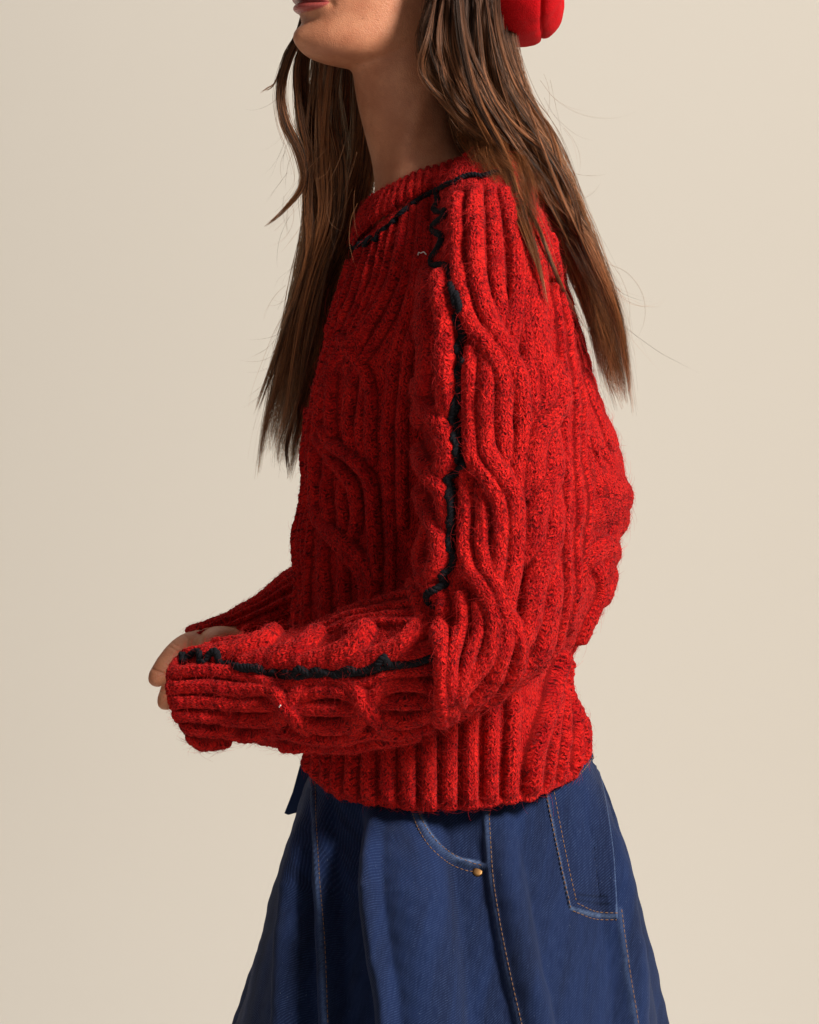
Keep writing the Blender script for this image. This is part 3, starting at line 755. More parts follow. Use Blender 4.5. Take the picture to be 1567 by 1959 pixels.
def topstitch(pts, bvhs, dash=3.4, gap=1.3, r=0.00046, dx=0, par=None, lift=.0003):
    p = resample(np.c_[np.asarray(pts, float), np.zeros(len(pts))], 0.8); Q = []
    for x, y, _ in p:
        h = cast(bvhs, x, y)
        if h is not None: Q.append(h[0] + h[1] * lift)
    Q = np.array(Q)
    for _ in range(3): Q[1:-1] = (Q[:-2] + 2 * Q[1:-1] + Q[2:]) / 4
    s = np.r_[0, np.cumsum(np.linalg.norm(np.diff(Q, axis=0), axis=1))]; parts = []; c = 0
    while c < s[-1]:
        e = c + dash / 1000; q = np.linspace(c, min(e, s[-1]), 4)
        c3 = np.stack([np.interp(q, s, Q[:, k]) for k in range(3)], 1)
        if q[-1] - q[0] > 0.001: parts.append(tube(c3, np.array([.5, 1, 1, .5]) * r, 5))
        c = e + gap / 1000
    V, F = join(parts); o = mesh_obj('topstitch', V, F, M_THREAD, kind='stuff'); child(o, par or skirt); return o
def off(pts, d): return [(x + d, y) for x, y in pts]
topstitch(off(seams[0][0], 6), [B_SKT])
topstitch([(782,1525),(796,1575),(820,1617),(856,1650),(890,1665),(912,1668)], [B_SKT])
topstitch([(794,1525),(806,1566),(832,1606),(866,1634),(900,1650),(924,1656)], [B_SKT], r=.00045)
topstitch(off(seams[2][0], 5), [B_SKT], r=.0004)
topstitch(off(seams[3][0], 5), [B_SKT], r=.00045)

# back patch pocket: a raised cloth patch with a folded bottom edge
def patch():
    left = resample(np.array([(1036, 1490), (1052, 1570), (1070, 1660), (1088, 1742)], float).dot(np.eye(2)) if False else np.c_[np.array([(1036, 1490), (1052, 1570), (1070, 1660), (1088, 1742)], float), np.zeros(4)], 5)
    right = resample(np.c_[np.array([(1136, 1430), (1158, 1530), (1176, 1640), (1184, 1760)], float), np.zeros(4)], 5)
    n, m = 90, 44; V = []; 
    for i in range(n):
        f = i / (n - 1); a0 = left[int(f * (len(left) - 1))][:2]; b0 = right[int(f * (len(right) - 1))][:2]
        for j in range(m):
            g = j / (m - 1); x, y = a0 * (1 - g) + b0 * g
            if i == n - 1 or True: y += 6 * math.sin(math.pi * g) * f
            h = cast([B_SKT], x, y)
            if h is None: h = (V[-1][0], V[-1][1]) if V else (P(x, y, -.1), np.array([0, -1, 0]))
            V.append((h[0], h[1]))
    H = np.zeros((n, m)); 
    ii = np.arange(n)[:, None]; jj = np.arange(m)[None]
    e = np.minimum(np.minimum(jj, m - 1 - jj) * 1.4, (n - 1 - ii) * 1.1)
    H = 0.0026 * np.clip(e / 1.6, 0, 1) ** 0.5 + 0.0003 * np.exp(-((e - 4.5) / 2.0) ** 2) + 0.0022 * np.clip((e - 8) / 12, 0, 1)
    H[e < 0.5] = -0.002
    Vp = np.array([V[i * m + j][0] + V[i * m + j][1] * H[i, j] for i in range(n) for j in range(m)])
    F = np.array([(i * m + j, i * m + j + 1, (i + 1) * m + j + 1, (i + 1) * m + j) for i in range(n - 1) for j in range(m - 1)])
    o = mesh_obj('patch_pocket', Vp, F, M_DENIM); child(o, skirt)
    cl = np.stack([Vp[:, 0] * 1.0, -Vp[:, 2], 0 * Vp[:, 0]], -1); attr(o, 'cloth', cl, 'FLOAT_VECTOR')
    attr(o, 'wear', (np.clip(1 - np.abs(e - 1.0) / 1.6, 0, 1) * 0.45 + 0 * H).reshape(-1))
    return BVHTree.FromPolygons(Vp.tolist(), F.tolist()), o
B_PK, pocket = patch()
topstitch([(1046,1520),(1058,1580),(1076,1665),(1092,1736)], [B_PK, B_SKT], par=pocket)
topstitch([(1060,1515),(1070,1570),(1086,1650),(1102,1722)], [B_PK, B_SKT], par=pocket)
topstitch([(1096,1742),(1136,1758),(1180,1760)], [B_PK, B_SKT], par=pocket)
topstitch([(1104,1728),(1140,1744),(1182,1747)], [B_PK, B_SKT], par=pocket)
# waistband edge peeking out at the back
def band():
    top = [(1085,1500),(1112,1478),(1134,1446)]
    parts = []
    p = resample(np.c_[np.array(top, float), np.zeros(3)], 3); V = []
    for x, y, _ in p:
        for k, (dx, dy, l) in enumerate([(-14, -22, .006), (-4, -8, .007), (0, 0, .0055), (1, 2, .001)]):
            h = cast([B_SKT], x + dx, y + dy)
            if h is None: h = (P(x + dx, y + dy, -.02), np.array([0, -1, 0]))
            V.append(h[0] + h[1] * l)
    n = len(p); F = [(i * 4 + j, i * 4 + j + 1, (i + 1) * 4 + j + 1, (i + 1) * 4 + j) for i in range(n - 1) for j in range(3)]
    V = np.array(V); o = mesh_obj('waistband', V, F, M_DENIM); child(o, skirt)
    attr(o, 'cloth', np.stack([V[:, 0], -V[:, 2], 0 * V[:, 0]], -1), 'FLOAT_VECTOR'); attr(o, 'wear', np.full(len(V), 0.0))
    return BVHTree.FromPolygons(V.tolist(), F)
B_WB = band()
topstitch([(1090,1498),(1114,1476),(1136,1446)], [B_WB, B_SKT])
# rivet
h = cast([B_SKT], 914, 1668); N = h[1] / np.linalg.norm(h[1])
bm = bmesh.new(); prof = [(0.0, .0016), (.0030, .00155), (.0042, .00135), (.0047, .0009), (.0050, .0001), (.0048, -.001)]
q = Vector(N).to_track_quat('Z', 'Y'); rings = []
for r_, z_ in prof[1:]:
    rings.append([bm.verts.new(Vector(h[0]) + q @ Vector((r_ * math.cos(t_), r_ * math.sin(t_), z_))) for t_ in np.linspace(0, 2 * math.pi, 28, endpoint=False)])
c0 = bm.verts.new(Vector(h[0]) + q @ Vector((0, 0, prof[0][1])))
for i in range(28): bm.faces.new((c0, rings[0][i], rings[0][(i + 1) % 28]))
for k in range(len(rings) - 1):
    for i in range(28): bm.faces.new((rings[k][i], rings[k + 1][i], rings[k + 1][(i + 1) % 28], rings[k][(i + 1) % 28]))
me = bpy.data.meshes.new('rivet'); bm.to_mesh(me); bm.free(); me.materials.append(M_BRASS)
for p_ in me.polygons: p_.use_smooth = True
child(link(bpy.data.objects.new('rivet', me)), skirt)
# front flap standing off the skirt's edge
fl = [(625,1462),(574,1464),(560,1515),(544,1556),(551,1559),(620,1540)]
Vf = [P(x, y, .03) for x, y in fl] + [P(x + 1, y, .036) for x, y in fl]
n = len(fl); Ff = [tuple(range(n))[::-1], tuple(range(n, 2 * n))] + [(i, (i + 1) % n, (i + 1) % n + n, i + n) for i in range(n)]
o = mesh_obj('pocket_flap', Vf, Ff, M_DENIM, smooth=False); child(o, skirt)

# ------------------------------------------------------------------ body
HC = P(751, 0, 0.0)                     # vertical line through the head's middle (x,y)
YAW = R(25)
fv = np.array([-math.cos(YAW), -math.sin(YAW), 0]); sv = np.array([math.sin(YAW), -math.cos(YAW), 0])
Z0 = P(0, 107, -0.03)[2]                # chin underside height
TIP = np.array([HC[0], HC[1], 0]) + fv * 0.098
def head():
    # h, front offset, Lf (tip -> widest), W, L, exponent
    K = np.array([
     [-0.010, -0.052, .040, .020, .075, 2.0],
     [-0.006, -0.030, .055, .034, .105, 2.0],
     [-0.001, -0.014, .072, .045, .130, 2.0],
     [0.006, -0.0040, .082, .0510, .150, 1.95],
     [0.014, 0.0000, .086, .0545, .165, 1.9],
     [0.022, 0.0000, .087, .0565, .172, 1.85],
     [0.029, -0.0030, .087, .0580, .176, 1.9],
     [0.036, -0.0055, .086, .0590, .180, 2.0],
     [0.043, -0.0050, .086, .0600, .184, 2.0],
     [0.055, -0.0035, .088, .0615, .188, 2.0],
     [0.070, -0.0040, .090, .0640, .190, 2.1],
     [0.100, -0.0080, .090, .0670, .190, 2.2],
     [0.120, -0.0100, .090, .0700, .190, 2.3],
     [0.150, -0.0060, .092, .0740, .190, 2.3],
     [0.180, -0.0150, .088, .0710, .175, 2.2],
     [0.200, -0.0350, .070, .0560, .140, 2.0],
     [0.214, -0.0700, .035, .0250, .070, 2.0],
     [0.216, -0.0900, .012, .0100, .026, 2.0]])
    nv, nh = 150, 60
    k = catmull(K, np.linspace(0, len(K) - 1, nv)); V = []
    for h_, F0, Lf, W, L, p in k:
        th = np.linspace(0, 2 * math.pi, 2 * nh, endpoint=False)
        for t_ in th:
            c, s_ = math.cos(t_), math.sin(t_)
            if c > 0:
                e = 2 / p; d_ = Lf - Lf * abs(c) ** e; w_ = W * math.copysign(abs(s_) ** e, s_)
            else:
                d_ = Lf + (L - Lf) * abs(c); w_ = W * s_
            V.append(TIP + fv * (F0 - d_) + sv * w_ + np.array([0, 0, Z0 + h_]))
    m = 2 * nh
    Fc = [(i * m + j, i * m + (j + 1) % m, (i + 1) * m + (j + 1) % m, (i + 1) * m + j) for i in range(nv - 1) for j in range(m)]
    Fc += [tuple(range(m))[::-1], tuple((nv - 1) * m + j for j in range(m))]
    return np.array(V), Fc
def loft_mesh(secs, nv=40, nu=48):
    L = Loft(secs, nv, nu // 2, nu // 2); V = L.P.reshape(-1, 3); F = [tuple(f) for f in L.faces()]
    F += [tuple(range(nu))[::-1], tuple((nv - 1) * nu + j for j in range(nu))]
    return V, F
neck_body = [
 (690, 60, 880, 20, .005, v(0, .052, 0)), (672, 110, 868, 90, .002, v(0, .053, 0)), (676, 150, 862, 150, 0, v(0, .053, 0)),
 (684, 200, 866, 210, 0, v(0, .052, 0)), (699, 262, 880, 270, 0, v(0, .053, 0)), (711, 310, 905, 310, 0, v(0, .056, 0)),
 (716, 350, 940, 335, 0, v(0, .062, 0)), (716, 390, 960, 350, 0, v(0, .064, -.006)), (712, 470, 985, 420, 0, v(0, .08, -.01)), (700, 540, 1010, 500, 0, v(0, .11, 0))]
trunk = [(712, 500, 985, 450, 0, v(0, .08, 0)), (670, 590, 1040, 540, 0, v(0, .125, 0)), (640, 680, 1070, 640, 0, v(0, .13, 0)),
 (620, 800, 1080, 800, 0, v(0, .125, 0)), (640, 1000, 1040, 1000, 0, v(0, .115, 0)), (640, 1200, 1040, 1200, 0, v(0, .115, 0)),
 (640, 1400, 1060, 1400, 0, v(0, .10, 0)), (650, 1560, 1080, 1560, 0, v(0, .105, 0)), (660, 1700, 1070, 1700, 0, v(0, .11, 0))]
def T(pts, rad, nseg=16, step=0.006):
    q = np.c_[np.array(pts, float), np.array(rad, float)]; r = resample(q, step)
    pt, ra = r[:, :3], r[:, 3]
    # rounded ends
    a0 = pt[0] - (pt[1] - pt[0]) / np.linalg.norm(pt[1] - pt[0]) * ra[0] * np.array([[.9], [.6]]); a1 = pt[-1] + (pt[-1] - pt[-2]) / np.linalg.norm(pt[-1] - pt[-2]) * ra[-1] * np.array([[.6], [.9]])
    return tube(np.r_[a0, pt, a1], np.r_[ra[0] * .42, ra[0] * .8, ra, ra[-1] * .8, ra[-1] * .42], nseg)
parts = [head(), loft_mesh(neck_body), loft_mesh(trunk)]
# arms
parts.append(T([P(900, 560, -.11), P(955, 680, -.17), P(970, 900, -.185), P(950, 1160, -.19)], [.036, .040, .040, .034]))
parts.append(T([P(950, 1165, -.19), P(900, 1255, -.19), P(700, 1310, -.165), P(450, 1330, -.125)], [.036, .038, .034, .025]))
parts.append(T([P(880, 470, .10), P(900, 700, .18), P(860, 1000, .19), P(800, 1100, .18)], [.045, .044, .040, .036]))
parts.append(T([P(800, 1100, .18), P(690, 1120, .16), P(560, 1165, .105), P(445, 1212, .044)], [.030, .026, .020, .015]))
# near hand, tucked inside the cuff
parts.append(T([P(455, 1330, -.125), P(420, 1335, -.118), P(396, 1340, -.112)], [.027, .029, .026]))
for k in range(4):
    y0 = 1306 + 18 * k; parts.append(T([P(400, y0, -.112), P(376, y0 + 3, -.104), P(366, y0 + 8, -.088), P(380, y0 + 10, -.078)], [.0095, .0085, .008, .007], 10, .003))
parts.append(T([P(425, 1310, -.10), P(400, 1302, -.088), P(382, 1312, -.080)], [.011, .0095, .008], 10, .003))
# far hand: palm under the far cuff, fingers folded down round the near wrist
parts.append(T([P(448, 1218, .044), P(412, 1232, .030), P(382, 1246, .018)], [.016, .017, .017]))
parts.append(T([P(398, 1222, .008), P(352, 1236, -.008), P(322, 1266, -.020), P(301, 1297, -.026)], [.0125, .0112, .0108, .0098], 14, .003))   # index, nearest
parts.append(T([P(392, 1240, .018), P(350, 1270, .004), P(330, 1310, -.008), P(317, 1342, -.014)], [.0115, .0105, .0100, .0092], 14, .003))  # middle
parts.append(T([P(396, 1256, .028), P(368, 1290, .018), P(352, 1322, .006), P(348, 1350, -.004)], [.011, .0098, .0094, .0086], 12, .003))   # ring
parts.append(T([P(408, 1266, .038), P(390, 1300, .030), P(378, 1328, .020), P(376, 1350, .012)], [.0098, .0088, .0082, .0074], 12, .003))   # little
parts.append(T([P(446, 1224, .020), P(415, 1223, .000), P(400, 1232, -.016), P(388, 1256, -.024)], [.0150, .0130, .0110, .0090], 12, .003))   # thumb
# legs and feet under the skirt
for yy in (-.07, .07):
    parts.append(T([P(855, 1700, yy * .75), np.array([.03, yy * .95, .50]), np.array([.035, yy * .9, .46]), np.array([.05, yy * .85, .28]), np.array([.055, yy * .85, .085])], [.072, .052, .050, .050, .030]))
    parts.append(T([np.array([.065, yy * .85, .035]), np.array([-.02, yy * .87, .035]), np.array([-.12, yy * .95, .022])], [.033, .036, .024]))
V, F = join(parts)
body = mesh_obj('body', V, F, M_SKIN); child(body)
m = body.modifiers.new('r', 'REMESH'); m.mode = 'VOXEL'; m.voxel_size = 0.0026; m.use_smooth_shade = True
m = body.modifiers.new('s', 'SMOOTH'); m.factor = 0.5; m.iterations = 7
dg = bpy.context.evaluated_depsgraph_get(); me = bpy.data.meshes.new_from_object(body.evaluated_get(dg))
body.modifiers.clear(); body.data = me
# finer faces round mouth and chin
bm = bmesh.new(); bm.from_mesh(me)
MC = TIP + np.array([0, 0, Z0 + 0.047])
def near_mouth(c, r): return (Vector(c) - Vector(MC)).length < r
for r_ in (0.052, 0.040):
    es = [e for e in bm.edges if near_mouth(e.verts[0].co, r_) and near_mouth(e.verts[1].co, r_)]
    bmesh.ops.subdivide_edges(bm, edges=es, cuts=1, use_grid_fill=True, smooth=0.0)
HC2 = Vector(P(318, 1278, -.02))
for r_ in (0.040, 0.036):
    es = [e for e in bm.edges if (e.verts[0].co - HC2).length < r_ and (e.verts[1].co - HC2).length < r_]
    bmesh.ops.subdivide_edges(bm, edges=es, cuts=1, use_grid_fill=True, smooth=0.0)
bm.to_mesh(me); bm.free()
n = len(me.vertices); co = np.empty(n * 3, np.float32); me.vertices.foreach_get('co', co); co = co.reshape(-1, 3).astype(float)
rel = co - TIP; hh = rel[:, 2] - Z0; ss = rel @ sv; ff = rel @ fv
front = np.clip((ff + 0.055) / 0.02, 0, 1) * (rel[:, 2] > Z0 - 0.02)
w = np.abs(ss)
mw = 0.0305; t_ = np.clip(w / mw, 0, 1)
line = 0.0500 - 0.0030 * t_ ** 2                                # mouth line height
shape = np.sqrt(np.clip(1 - t_ ** 2.2, 0, 1))
lo = line - 0.0105 * shape; up = line + 0.0080 * shape * (1 - 0.18 * np.exp(-(w / 0.004) ** 2))
inlow = np.clip((hh - lo) / np.maximum(line - lo, 1e-4), 0, 1); inup = np.clip((up - hh) / np.maximum(up - line, 1e-4), 0, 1)
bl = np.where((hh > lo) & (hh <= line), np.sin(math.pi * np.clip(inlow, 0, 1) ** 0.8) , 0) * shape
bu = np.where((hh < up) & (hh > line), np.sin(math.pi * np.clip(inup, 0, 1) ** 0.9), 0) * shape
g = lambda x, s_: np.exp(-(x / s_) ** 2)
push = 0.0052 * bl + 0.0048 * bu
push += 0.0035 * g(hh - 0.050, 0.012) * g(w, 0.022)                       # muzzle behind the lips
push -= 0.0035 * g(hh - line, 0.0014) * np.clip(1 - (w / (mw + .002)) ** 4, 0, 1)     # mouth line
push -= 0.0050 * g(hh - 0.0325, 0.0050) * g(w, 0.018)                     # hollow under the lip
push += 0.0042 * g(hh - 0.016, 0.010) * g(w, 0.014)                       # chin
push -= 0.0028 * g(w - (mw + .002), 0.0035) * g(hh - 0.046, 0.005)         # corner dimple
push += 0.020 * g(hh - 0.084, 0.010) * g(w, 0.011) + 0.010 * g(hh - 0.105, 0.018) * g(w, 0.008)   # nose
push -= 0.008 * g(w - 0.032, 0.013) * g(hh - 0.118, 0.010)                # eye sockets
push *= front
co2 = co + fv * push[:, None]
# tendon and collar hollow on the neck
cpx = co[:, 0] / ((D + co[:, 1]) / D) * S + 783.5; cpy = 979.5 - (co[:, 2] - ZC) / ((D + co[:, 1]) / D) * S
nk = (cpy > 130) & (cpy < 420) & (co[:, 1] < 0)
tx = 838 - (cpy - 130) * 0.42
co2[:, 1] -= np.where(nk, 0.0040 * g(cpx - tx, 24) * np.clip((cpy - 130) / 60, 0, 1), 0)
co2[:, 1] += np.where(nk, 0.0028 * g(cpx - (tx - 48), 20) * np.clip((cpy - 190) / 80, 0, 1), 0)
for (x0, y0, x1, y1, dp) in [(290,1279,322,1292,.0011),(294,1284,320,1296,.0005),(322,1236,350,1252,.0010),(330,1230,356,1246,.0006),(384,1204,388,1236,.0030),(302,1322,322,1330,.0008),(352,1216,372,1232,.0007)]:
    d_ = np.array([x1 - x0, y1 - y0], float); L_ = np.linalg.norm(d_); d_ /= L_
    al = (cpx - x0) * d_[0] + (cpy - y0) * d_[1]; la = (cpx - x0) * -d_[1] + (cpy - y0) * d_[0]
    m_ = (al > -4) & (al < L_ + 4) & (co[:, 1] < .012)
    co2[:, 1] += np.where(m_, dp * np.exp(-(la / 2.4) ** 2), 0)
me.vertices.foreach_set('co', co2.astype(np.float32).ravel())
lipm = np.clip(np.minimum((hh - lo) / 0.0010, (up - hh) / 0.0010) + .5, 0, 1) * (w < mw + .001) * front
for p_ in me.polygons: p_.use_smooth = True
me.update(); attr(body, 'lip', lipm)

# ------------------------------------------------------------------ beret
ctr = P(958, -158, .0); ax = np.array([math.cos(R(14)), 0, math.sin(R(14))]); e1 = np.array([0, -1, 0]); e2 = np.cross(ax, e1)
prof = [(-.070, .072), (-.072, .078), (-.060, .088), (-.045, .103), (-.028, .117), (-.012, .1245), (.001, .1258), (.0085, .1235), (.0118, .1180), (.0150, .1215), (.0225, .1195), (.032, .1110), (.0390, .0970), (.0430, .080), (.0455, .055), (.0465, .025), (.0465, .001)]
prof = catmull(np.array(prof), np.linspace(0, len(prof) - 1, 110)); nu = 160; V = []
for (t_, r_) in prof:
    for k in range(nu):
        an = 2 * math.pi * k / nu
        rr = r_ * (1 + 0.020 * math.sin(3 * an + 1) + 0.012 * math.sin(7 * an + t_ * 60) * max(0, t_ * 12)); tt = t_ + 0.004 * math.sin(2 * an + .5) + .0025 * math.sin(5 * an + 2 + 30 * r_)
        V.append(ctr + ax * tt + (e1 * math.cos(an) + e2 * math.sin(an)) * rr)
V = np.array(V); F = [(i * nu + j, i * nu + (j + 1) % nu, (i + 1) * nu + (j + 1) % nu, (i + 1) * nu + j) for i in range(len(prof) - 1) for j in range(nu)]
beret = mesh_obj('beret', V + (wob(V, 45, .0022, 21) + wob(V, 160, .0006, 22))[:, None] * np.array([.6, -.5, -.6]), F, M_FELT); child(beret); beret['label'] = 'bright red felt beret at the back of the head'

# ------------------------------------------------------------------ hair
HAIR, HRAD, HTINT = [], [], []
def lock(pts, y, wd, n, depth=0.55, over=False, k=26, wav=5.0, rad=0.00014, tip=0.35, frizz=1.0):
    """pts px polyline, y depth list, wd half width px list, n strands"""
    m_ = len(pts); y = np.interp(np.linspace(0, 1, m_), np.linspace(0, 1, len(y)), y); wd = np.interp(np.linspace(0, 1, m_), np.linspace(0, 1, len(wd)), wd)
    g_ = catmull(np.c_[np.array(pts, float), y, wd], np.linspace(0, m_ - 1, k))
    if over:
        for i in range(k):
            h = cast([B_TOR, B_SLV, B_NCK], g_[i, 0], g_[i, 1])
            if h is not None: g_[i, 2] = min(g_[i, 2], h[0][1] - 0.006 - 0.25 * g_[i, 3] / S)
        for _ in range(4): g_[1:-1, 2] = np.minimum(g_[1:-1, 2], (g_[:-2, 2] + g_[1:-1, 2] + g_[2:, 2]) / 3 )
    C = np.array([P(a_, b_, c_) for a_, b_, c_ in g_[:, :3]]); Wm = np.maximum(g_[:, 3], .6) / S
    T_ = np.gradient(C, axis=0); T_ /= np.linalg.norm(T_, axis=1, keepdims=True)
    side = np.cross(T_, (0, 1, 0)); side /= np.linalg.norm(side, axis=1, keepdims=True); dep = np.cross(T_, side)
    def disc(q):
        r_ = np.sqrt(np.random.rand(q)); an = np.random.rand(q) * 2 * math.pi; return np.stack([r_ * np.cos(an), r_ * np.sin(an)], 1)
    n1 = max(3, n // 70); n2 = max(5, n // 9)
    c1 = disc(n1); m2 = np.random.randint(0, n1, n2); c2 = disc(n2); ms = np.random.randint(0, n2, n); c0 = disc(n); sd = np.array([1, depth])
    t = np.linspace(0, 1, k)[None, :, None]
    K1, K2 = (0.10 + 0.45 * t ** 1.3), (0.35 + 0.35 * t)
    p1 = c1[m2][ms][:, None]; p2 = c2[ms][:, None]; p0 = c0[:, None]
    UV = (p0 * (1 - K2) + p2 * K2) * (1 - K1) + p1 * K1
    UV = UV * sd
    def wave(q, lo, hi): 
        f = np.random.uniform(lo, hi, (q, 1, 2)); ph = np.random.rand(q, 1, 2) * 6.28; return np.sin(6.283 * f * t + ph) - np.sin(ph)
    off = wave(n1, .6, 1.8)[m2][ms] * t * 1.0 + wave(n2, 1.0, 3.0)[ms] * 0.55 * (.25 + .75 * t) + wave(n, 1.5, 6) * 0.22 * frizz * (.3 + t)
    M = UV * Wm[None, :, None] + off * (wav / 1000) * np.array([1, .6]) * np.clip(Wm[None, :, None] / .008, .25, 1.2)
    stray = (np.random.rand(n) < 0.05 * frizz)[:, None, None]; M = M + stray * wave(n, .5, 1.6) * t * 0.006
    pts3 = C[None] + side[None] * M[..., :1] + dep[None] * M[..., 1:]
    # uneven ends, clump by clump
    end = 1 - np.abs(np.random.normal(0, 0.15, n2))[ms] - np.abs(np.random.normal(0, 0.07, n)) - (np.random.rand(n) < .2) * np.random.rand(n) * .3
    end = np.clip(end, 0.3, 1.0); idx = end[:, None] * np.linspace(0, 1, k)[None] * (k - 1); i0 = np.clip(idx.astype(int), 0, k - 2); fr = (idx - i0)[..., None]
    rows = np.arange(n)[:, None]; pts3 = pts3[rows, i0] * (1 - fr) + pts3[rows, i0 + 1] * fr
    HAIR.append(pts3)
    tt_ = t[..., 0]
    HRAD.append(rad * np.random.uniform(0.7, 1.3, n)[:, None] * np.clip((1.02 - tt_) / tip, 0.25, 1))
    HTINT.append(np.clip(0.5 * np.random.rand(n2)[ms] + 0.2 * np.random.rand(n1)[m2][ms] + 0.3 * np.random.rand(n), 0, 1))

# near side mass, from the temple down over the back and shoulder
N1 = 1.5
lock([(905,-110),(900,0),(905,100),(930,190),(972,265),(1008,330),(1040,410)], [-.04,-.05,-.045,-.02,.03], [75,80,78,60,46,34,20], 9000, .6, False, wav=5)
lock([(850,-100),(838,0),(842,80),(865,160),(915,225),(965,270),(1005,330),(1040,400)], [-.075,-.085,-.09,-.09,-.09], [26,26,24,24,26,26,20], int(1800*N1), .5, True)
lock([(836,-80),(828,10),(815,70),(828,130),(868,190),(930,245),(985,300),(1010,380),(1030,460)], [-.085,-.092,-.095,-.1,-.1], [14,16,17,15,15,16,14,8], int(1300*N1), .5, True)
lock([(870,-100),(862,0),(858,70),(880,150),(940,210),(1010,270),(1050,350),(1085,430),(1120,520),(1150,640)], [-.08,-.09,-.1,-.1,-.09,-.08], [22,24,24,24,24,22,18,12], int(1700*N1), .5, True)
lock([(900,-100),(896,0),(900,90),(925,170),(975,240),(1040,310),(1080,390),(1110,480),(1150,580),(1185,700),(1200,780)], [-.08,-.09,-.09,-.09,-.06,-.03], [28,28,26,26,26,24,20,14,8], int(2000*N1), .5, True)
lock([(930,-100),(934,0),(944,90),(965,170),(1010,250),(1055,330),(1090,410),(1125,500),(1150,600),(1165,700),(1190,790)], [-.06,-.07,-.07,-.06,-.03,.0], [28,26,24,24,24,22,20,14,8], int(2000*N1), .5, True)
lock([(955,-100),(962,0),(975,90),(1000,180),(1040,270),(1080,360),(1110,450),(1140,560),(1160,660)], [-.03,-.04,-.04,-.03,-.01,.0], [22,18,14,16,16,15,14,10], int(1300*N1), .6, True)
lock([(885,-80),(884,40),(890,150),(925,230),(965,310),(995,400),(1018,470),(1035,530),(1050,600)], [-.08,-.1,-.14,-.18,-.2], [12,14,12,9,5,2], 520, .5, True)
lock([(915,-80),(925,60),(940,160),(975,260),(1020,340),(1062,400),(1105,450),(1140,520),(1175,600),(1195,680),(1212,800)], [-.09,-.1,-.1,-.1,-.06], [20,24,24,20,15,9,4], 1300, .5, True)
lock([(925,-80),(940,20),(955,120),(975,220),(1010,330),(1060,430),(1100,520),(1130,600),(1150,680),(1158,740)], [-.08,-.09,-.08,-.05], [16,18,14,10,5], 700, .5, True)
lock([(870,-80),(880,60),(910,190),(960,290),(985,370),(1025,430),(1060,520),(1100,600),(1140,660)], [-.1,-.15,-.17,-.15], [10,8,5,4,2], 160, .5, True)
lock([(950,-80),(962,30),(982,120),(1010,210),(1060,310),(1095,390),(1120,470),(1165,540),(1210,580)], [-.04,-.04,-.03,-.02], [8,8,6,3,1.5], 90, .5)
lock([(960,-60),(985,110),(1025,230),(1060,330),(1100,420),(1130,520),(1160,600),(1172,680),(1165,720),(1175,760)], [-.04,-.04,-.03,-.02], [8,8,8,7,4,2], 220, .5)
# loose wavy strands riding over the mass
bases = [[(850,-60),(838,60),(850,140),(890,210),(950,270),(1000,350),(1040,430)], [(885,-60),(890,60),(915,160),(965,240),(1025,320),(1075,420),(1120,520),(1150,620)],
         [(930,-60),(950,60),(985,160),(1035,260),(1080,370),(1120,480),(1160,600),(1195,720)], [(870,-60),(870,80),(905,180),(960,250),(1010,330),(1060,420),(1110,500)]]
for q_ in range(26):
    b_ = bases[q_ % 4]; ox = random.gauss(0, 10); am = random.uniform(5, 13); ph = random.uniform(0, 6.3); fq = random.uniform(.9, 1.5)
    e_ = random.randint(len(b_) - 2, len(b_))
    lock([(x_ + ox + am * math.sin(ph + fq * m_) + m_ * random.gauss(0, 2.5), y_) for m_, (x_, y_) in enumerate(b_[:e_])], [-.085, -.115, -.115, -.105, -.075], [2, 5, 6, 5, 4, 1.2], random.choice([30, 60, 90]), .5, True, wav=4)
bases = [[(625,20),(618,110),(612,200),(612,300),(612,400),(590,500),(560,620),(535,740)], [(640,120),(625,220),(640,320),(640,420),(610,520),(580,640),(555,780),(530,880)]]
for q_ in range(12):
    b_ = bases[q_ % 2]; ox = random.gauss(0, 9); am = random.uniform(4, 10); ph = random.uniform(0, 6.3)
    lock([(x_ + ox + am * math.sin(ph + 1.1 * m_), y_) for m_, (x_, y_) in enumerate(b_)], [.02, .01, .01, .02], [2, 5, 6, 5, 4, 1.2], random.choice([25, 50, 80]), .5, False, wav=4)
# nape hair behind the neck
lock([(900,-60),(896,60),(896,160),(910,240),(935,300),(985,370)], [.0,-.01,-.01,-.01,.01], [80,80,78,70,60,36], 6500, 1.0, False, rad=.00018)
lock([(880,-60),(880,100),(890,190),(912,260),(950,310),(1000,370)], [-.055,-.055,-.05,-.04,-.06], [32,34,36,36,28,8], 2200, .7, True)
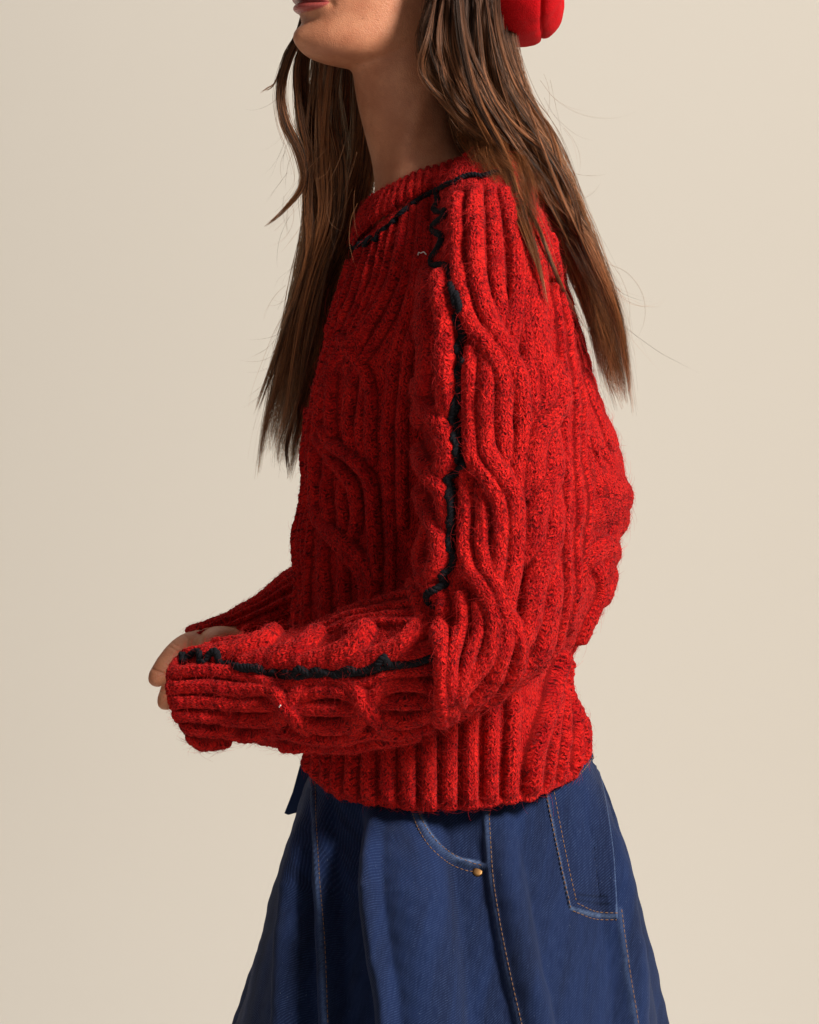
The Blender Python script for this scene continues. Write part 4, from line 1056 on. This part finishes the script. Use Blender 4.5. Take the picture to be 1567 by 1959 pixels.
# far side mass, behind neck and chin, over the far shoulder
lock([(700,-60),(690,60),(680,200),(672,330),(650,460),(620,580)], [.14,.14,.13,.12,.09], [70,60,52,50,40,30], 4200, .6, wav=1.5)
lock([(650,-60),(630,60),(622,160),(630,260),(640,360),(625,460),(600,560),(570,700),(548,820),(536,900)], [.09,.09,.09,.08,.06,.05], [34,34,34,34,36,36,30,28,20,8], 3000, .5)
lock([(610,-60),(588,60),(576,140),(582,220),(600,300),(612,400),(590,520),(560,650),(535,780),(512,880)], [.03,.03,.03,.03,.03], [16,15,14,16,22,26,24,20,14,8], 1700, .5)
lock([(690,60),(700,180),(698,290),(680,390),(655,470),(625,560),(612,660),(592,740),(568,840),(552,925)], [.06,.05,.05,.05,.04], [26,30,32,32,28,20,12,3], 2200, .5)
lock([(600,-40),(575,60),(552,110),(538,170),(545,230),(572,290),(580,350),(545,400),(500,440)], [.0,.0,.0,.0,.0], [10,10,13,11,12,13,10,6,2], 750, .5, wav=1.2)
lock([(590,60),(566,130),(575,220),(590,300),(588,380),(590,470),(565,560),(530,640)], [.01,.01,.01,.01], [7,6,7,9,8,8,6,3], 500, .5)
lock([(612,120),(606,260),(600,400),(590,480),(565,580),(545,640),(510,740),(490,800)], [.03,.03,.02], [14,14,12,8,4,2], 420, .5)
lock([(622,160),(612,320),(590,460),(560,600),(530,720),(505,820),(490,920)], [.04,.04,.03], [18,18,14,8,3], 600, .5)
lock([(585,700),(565,790),(550,860),(552,920)], [.03,.03], [7,6,4,2], 160, .4)
lock([(540,130),(520,165),(495,178)], [.0,.0], [4,3,1], 25, .4)
# stray hairs
def strays(n, boxes, ln, yr):
    for _ in range(n):
        bx = random.choice(boxes); x = random.uniform(bx[0], bx[1]); y = random.uniform(bx[2], bx[3]); dr = R(random.gauss(bx[4], 16)); L_ = random.uniform(*ln)
        cv = random.gauss(0, 1.3); pts = []
        for i in range(6):
            t = i / 5; d_ = dr + cv * t; pts.append((x, y)); x += math.cos(d_) * L_ / 5; y += math.sin(d_) * L_ / 5
        lock(pts, [random.uniform(*yr)] * 3, [1, 2], 3, .5, False, rad=.00004, wav=1.5)
strays(34, [(1000,1080,140,330,62),(1060,1130,330,480,62),(1120,1170,480,640,66)], (70, 230), (-.08, .0))
strays(34, [(540,580,150,400,115),(545,590,400,620,118),(520,560,640,800,112)], (50, 150), (0, .05))
H = np.concatenate(HAIR); RR = np.concatenate(HRAD)
strays(26, [(850,960,150,300,50),(960,1080,330,520,62),(620,690,250,420,100)], (60, 160), (-.12, -.09))
H = np.concatenate(HAIR); RR = np.concatenate(HRAD)
hair = curves_obj('hair', H, RR, M_HAIR, None, label='long wavy dark brown hair with copper lengths')
ta = hair.data.attributes.new('tint', 'FLOAT', 'CURVE'); ta.data.foreach_set('value', np.concatenate(HTINT).astype(np.float32))
print('hair strands', len(H), 'body verts', n)
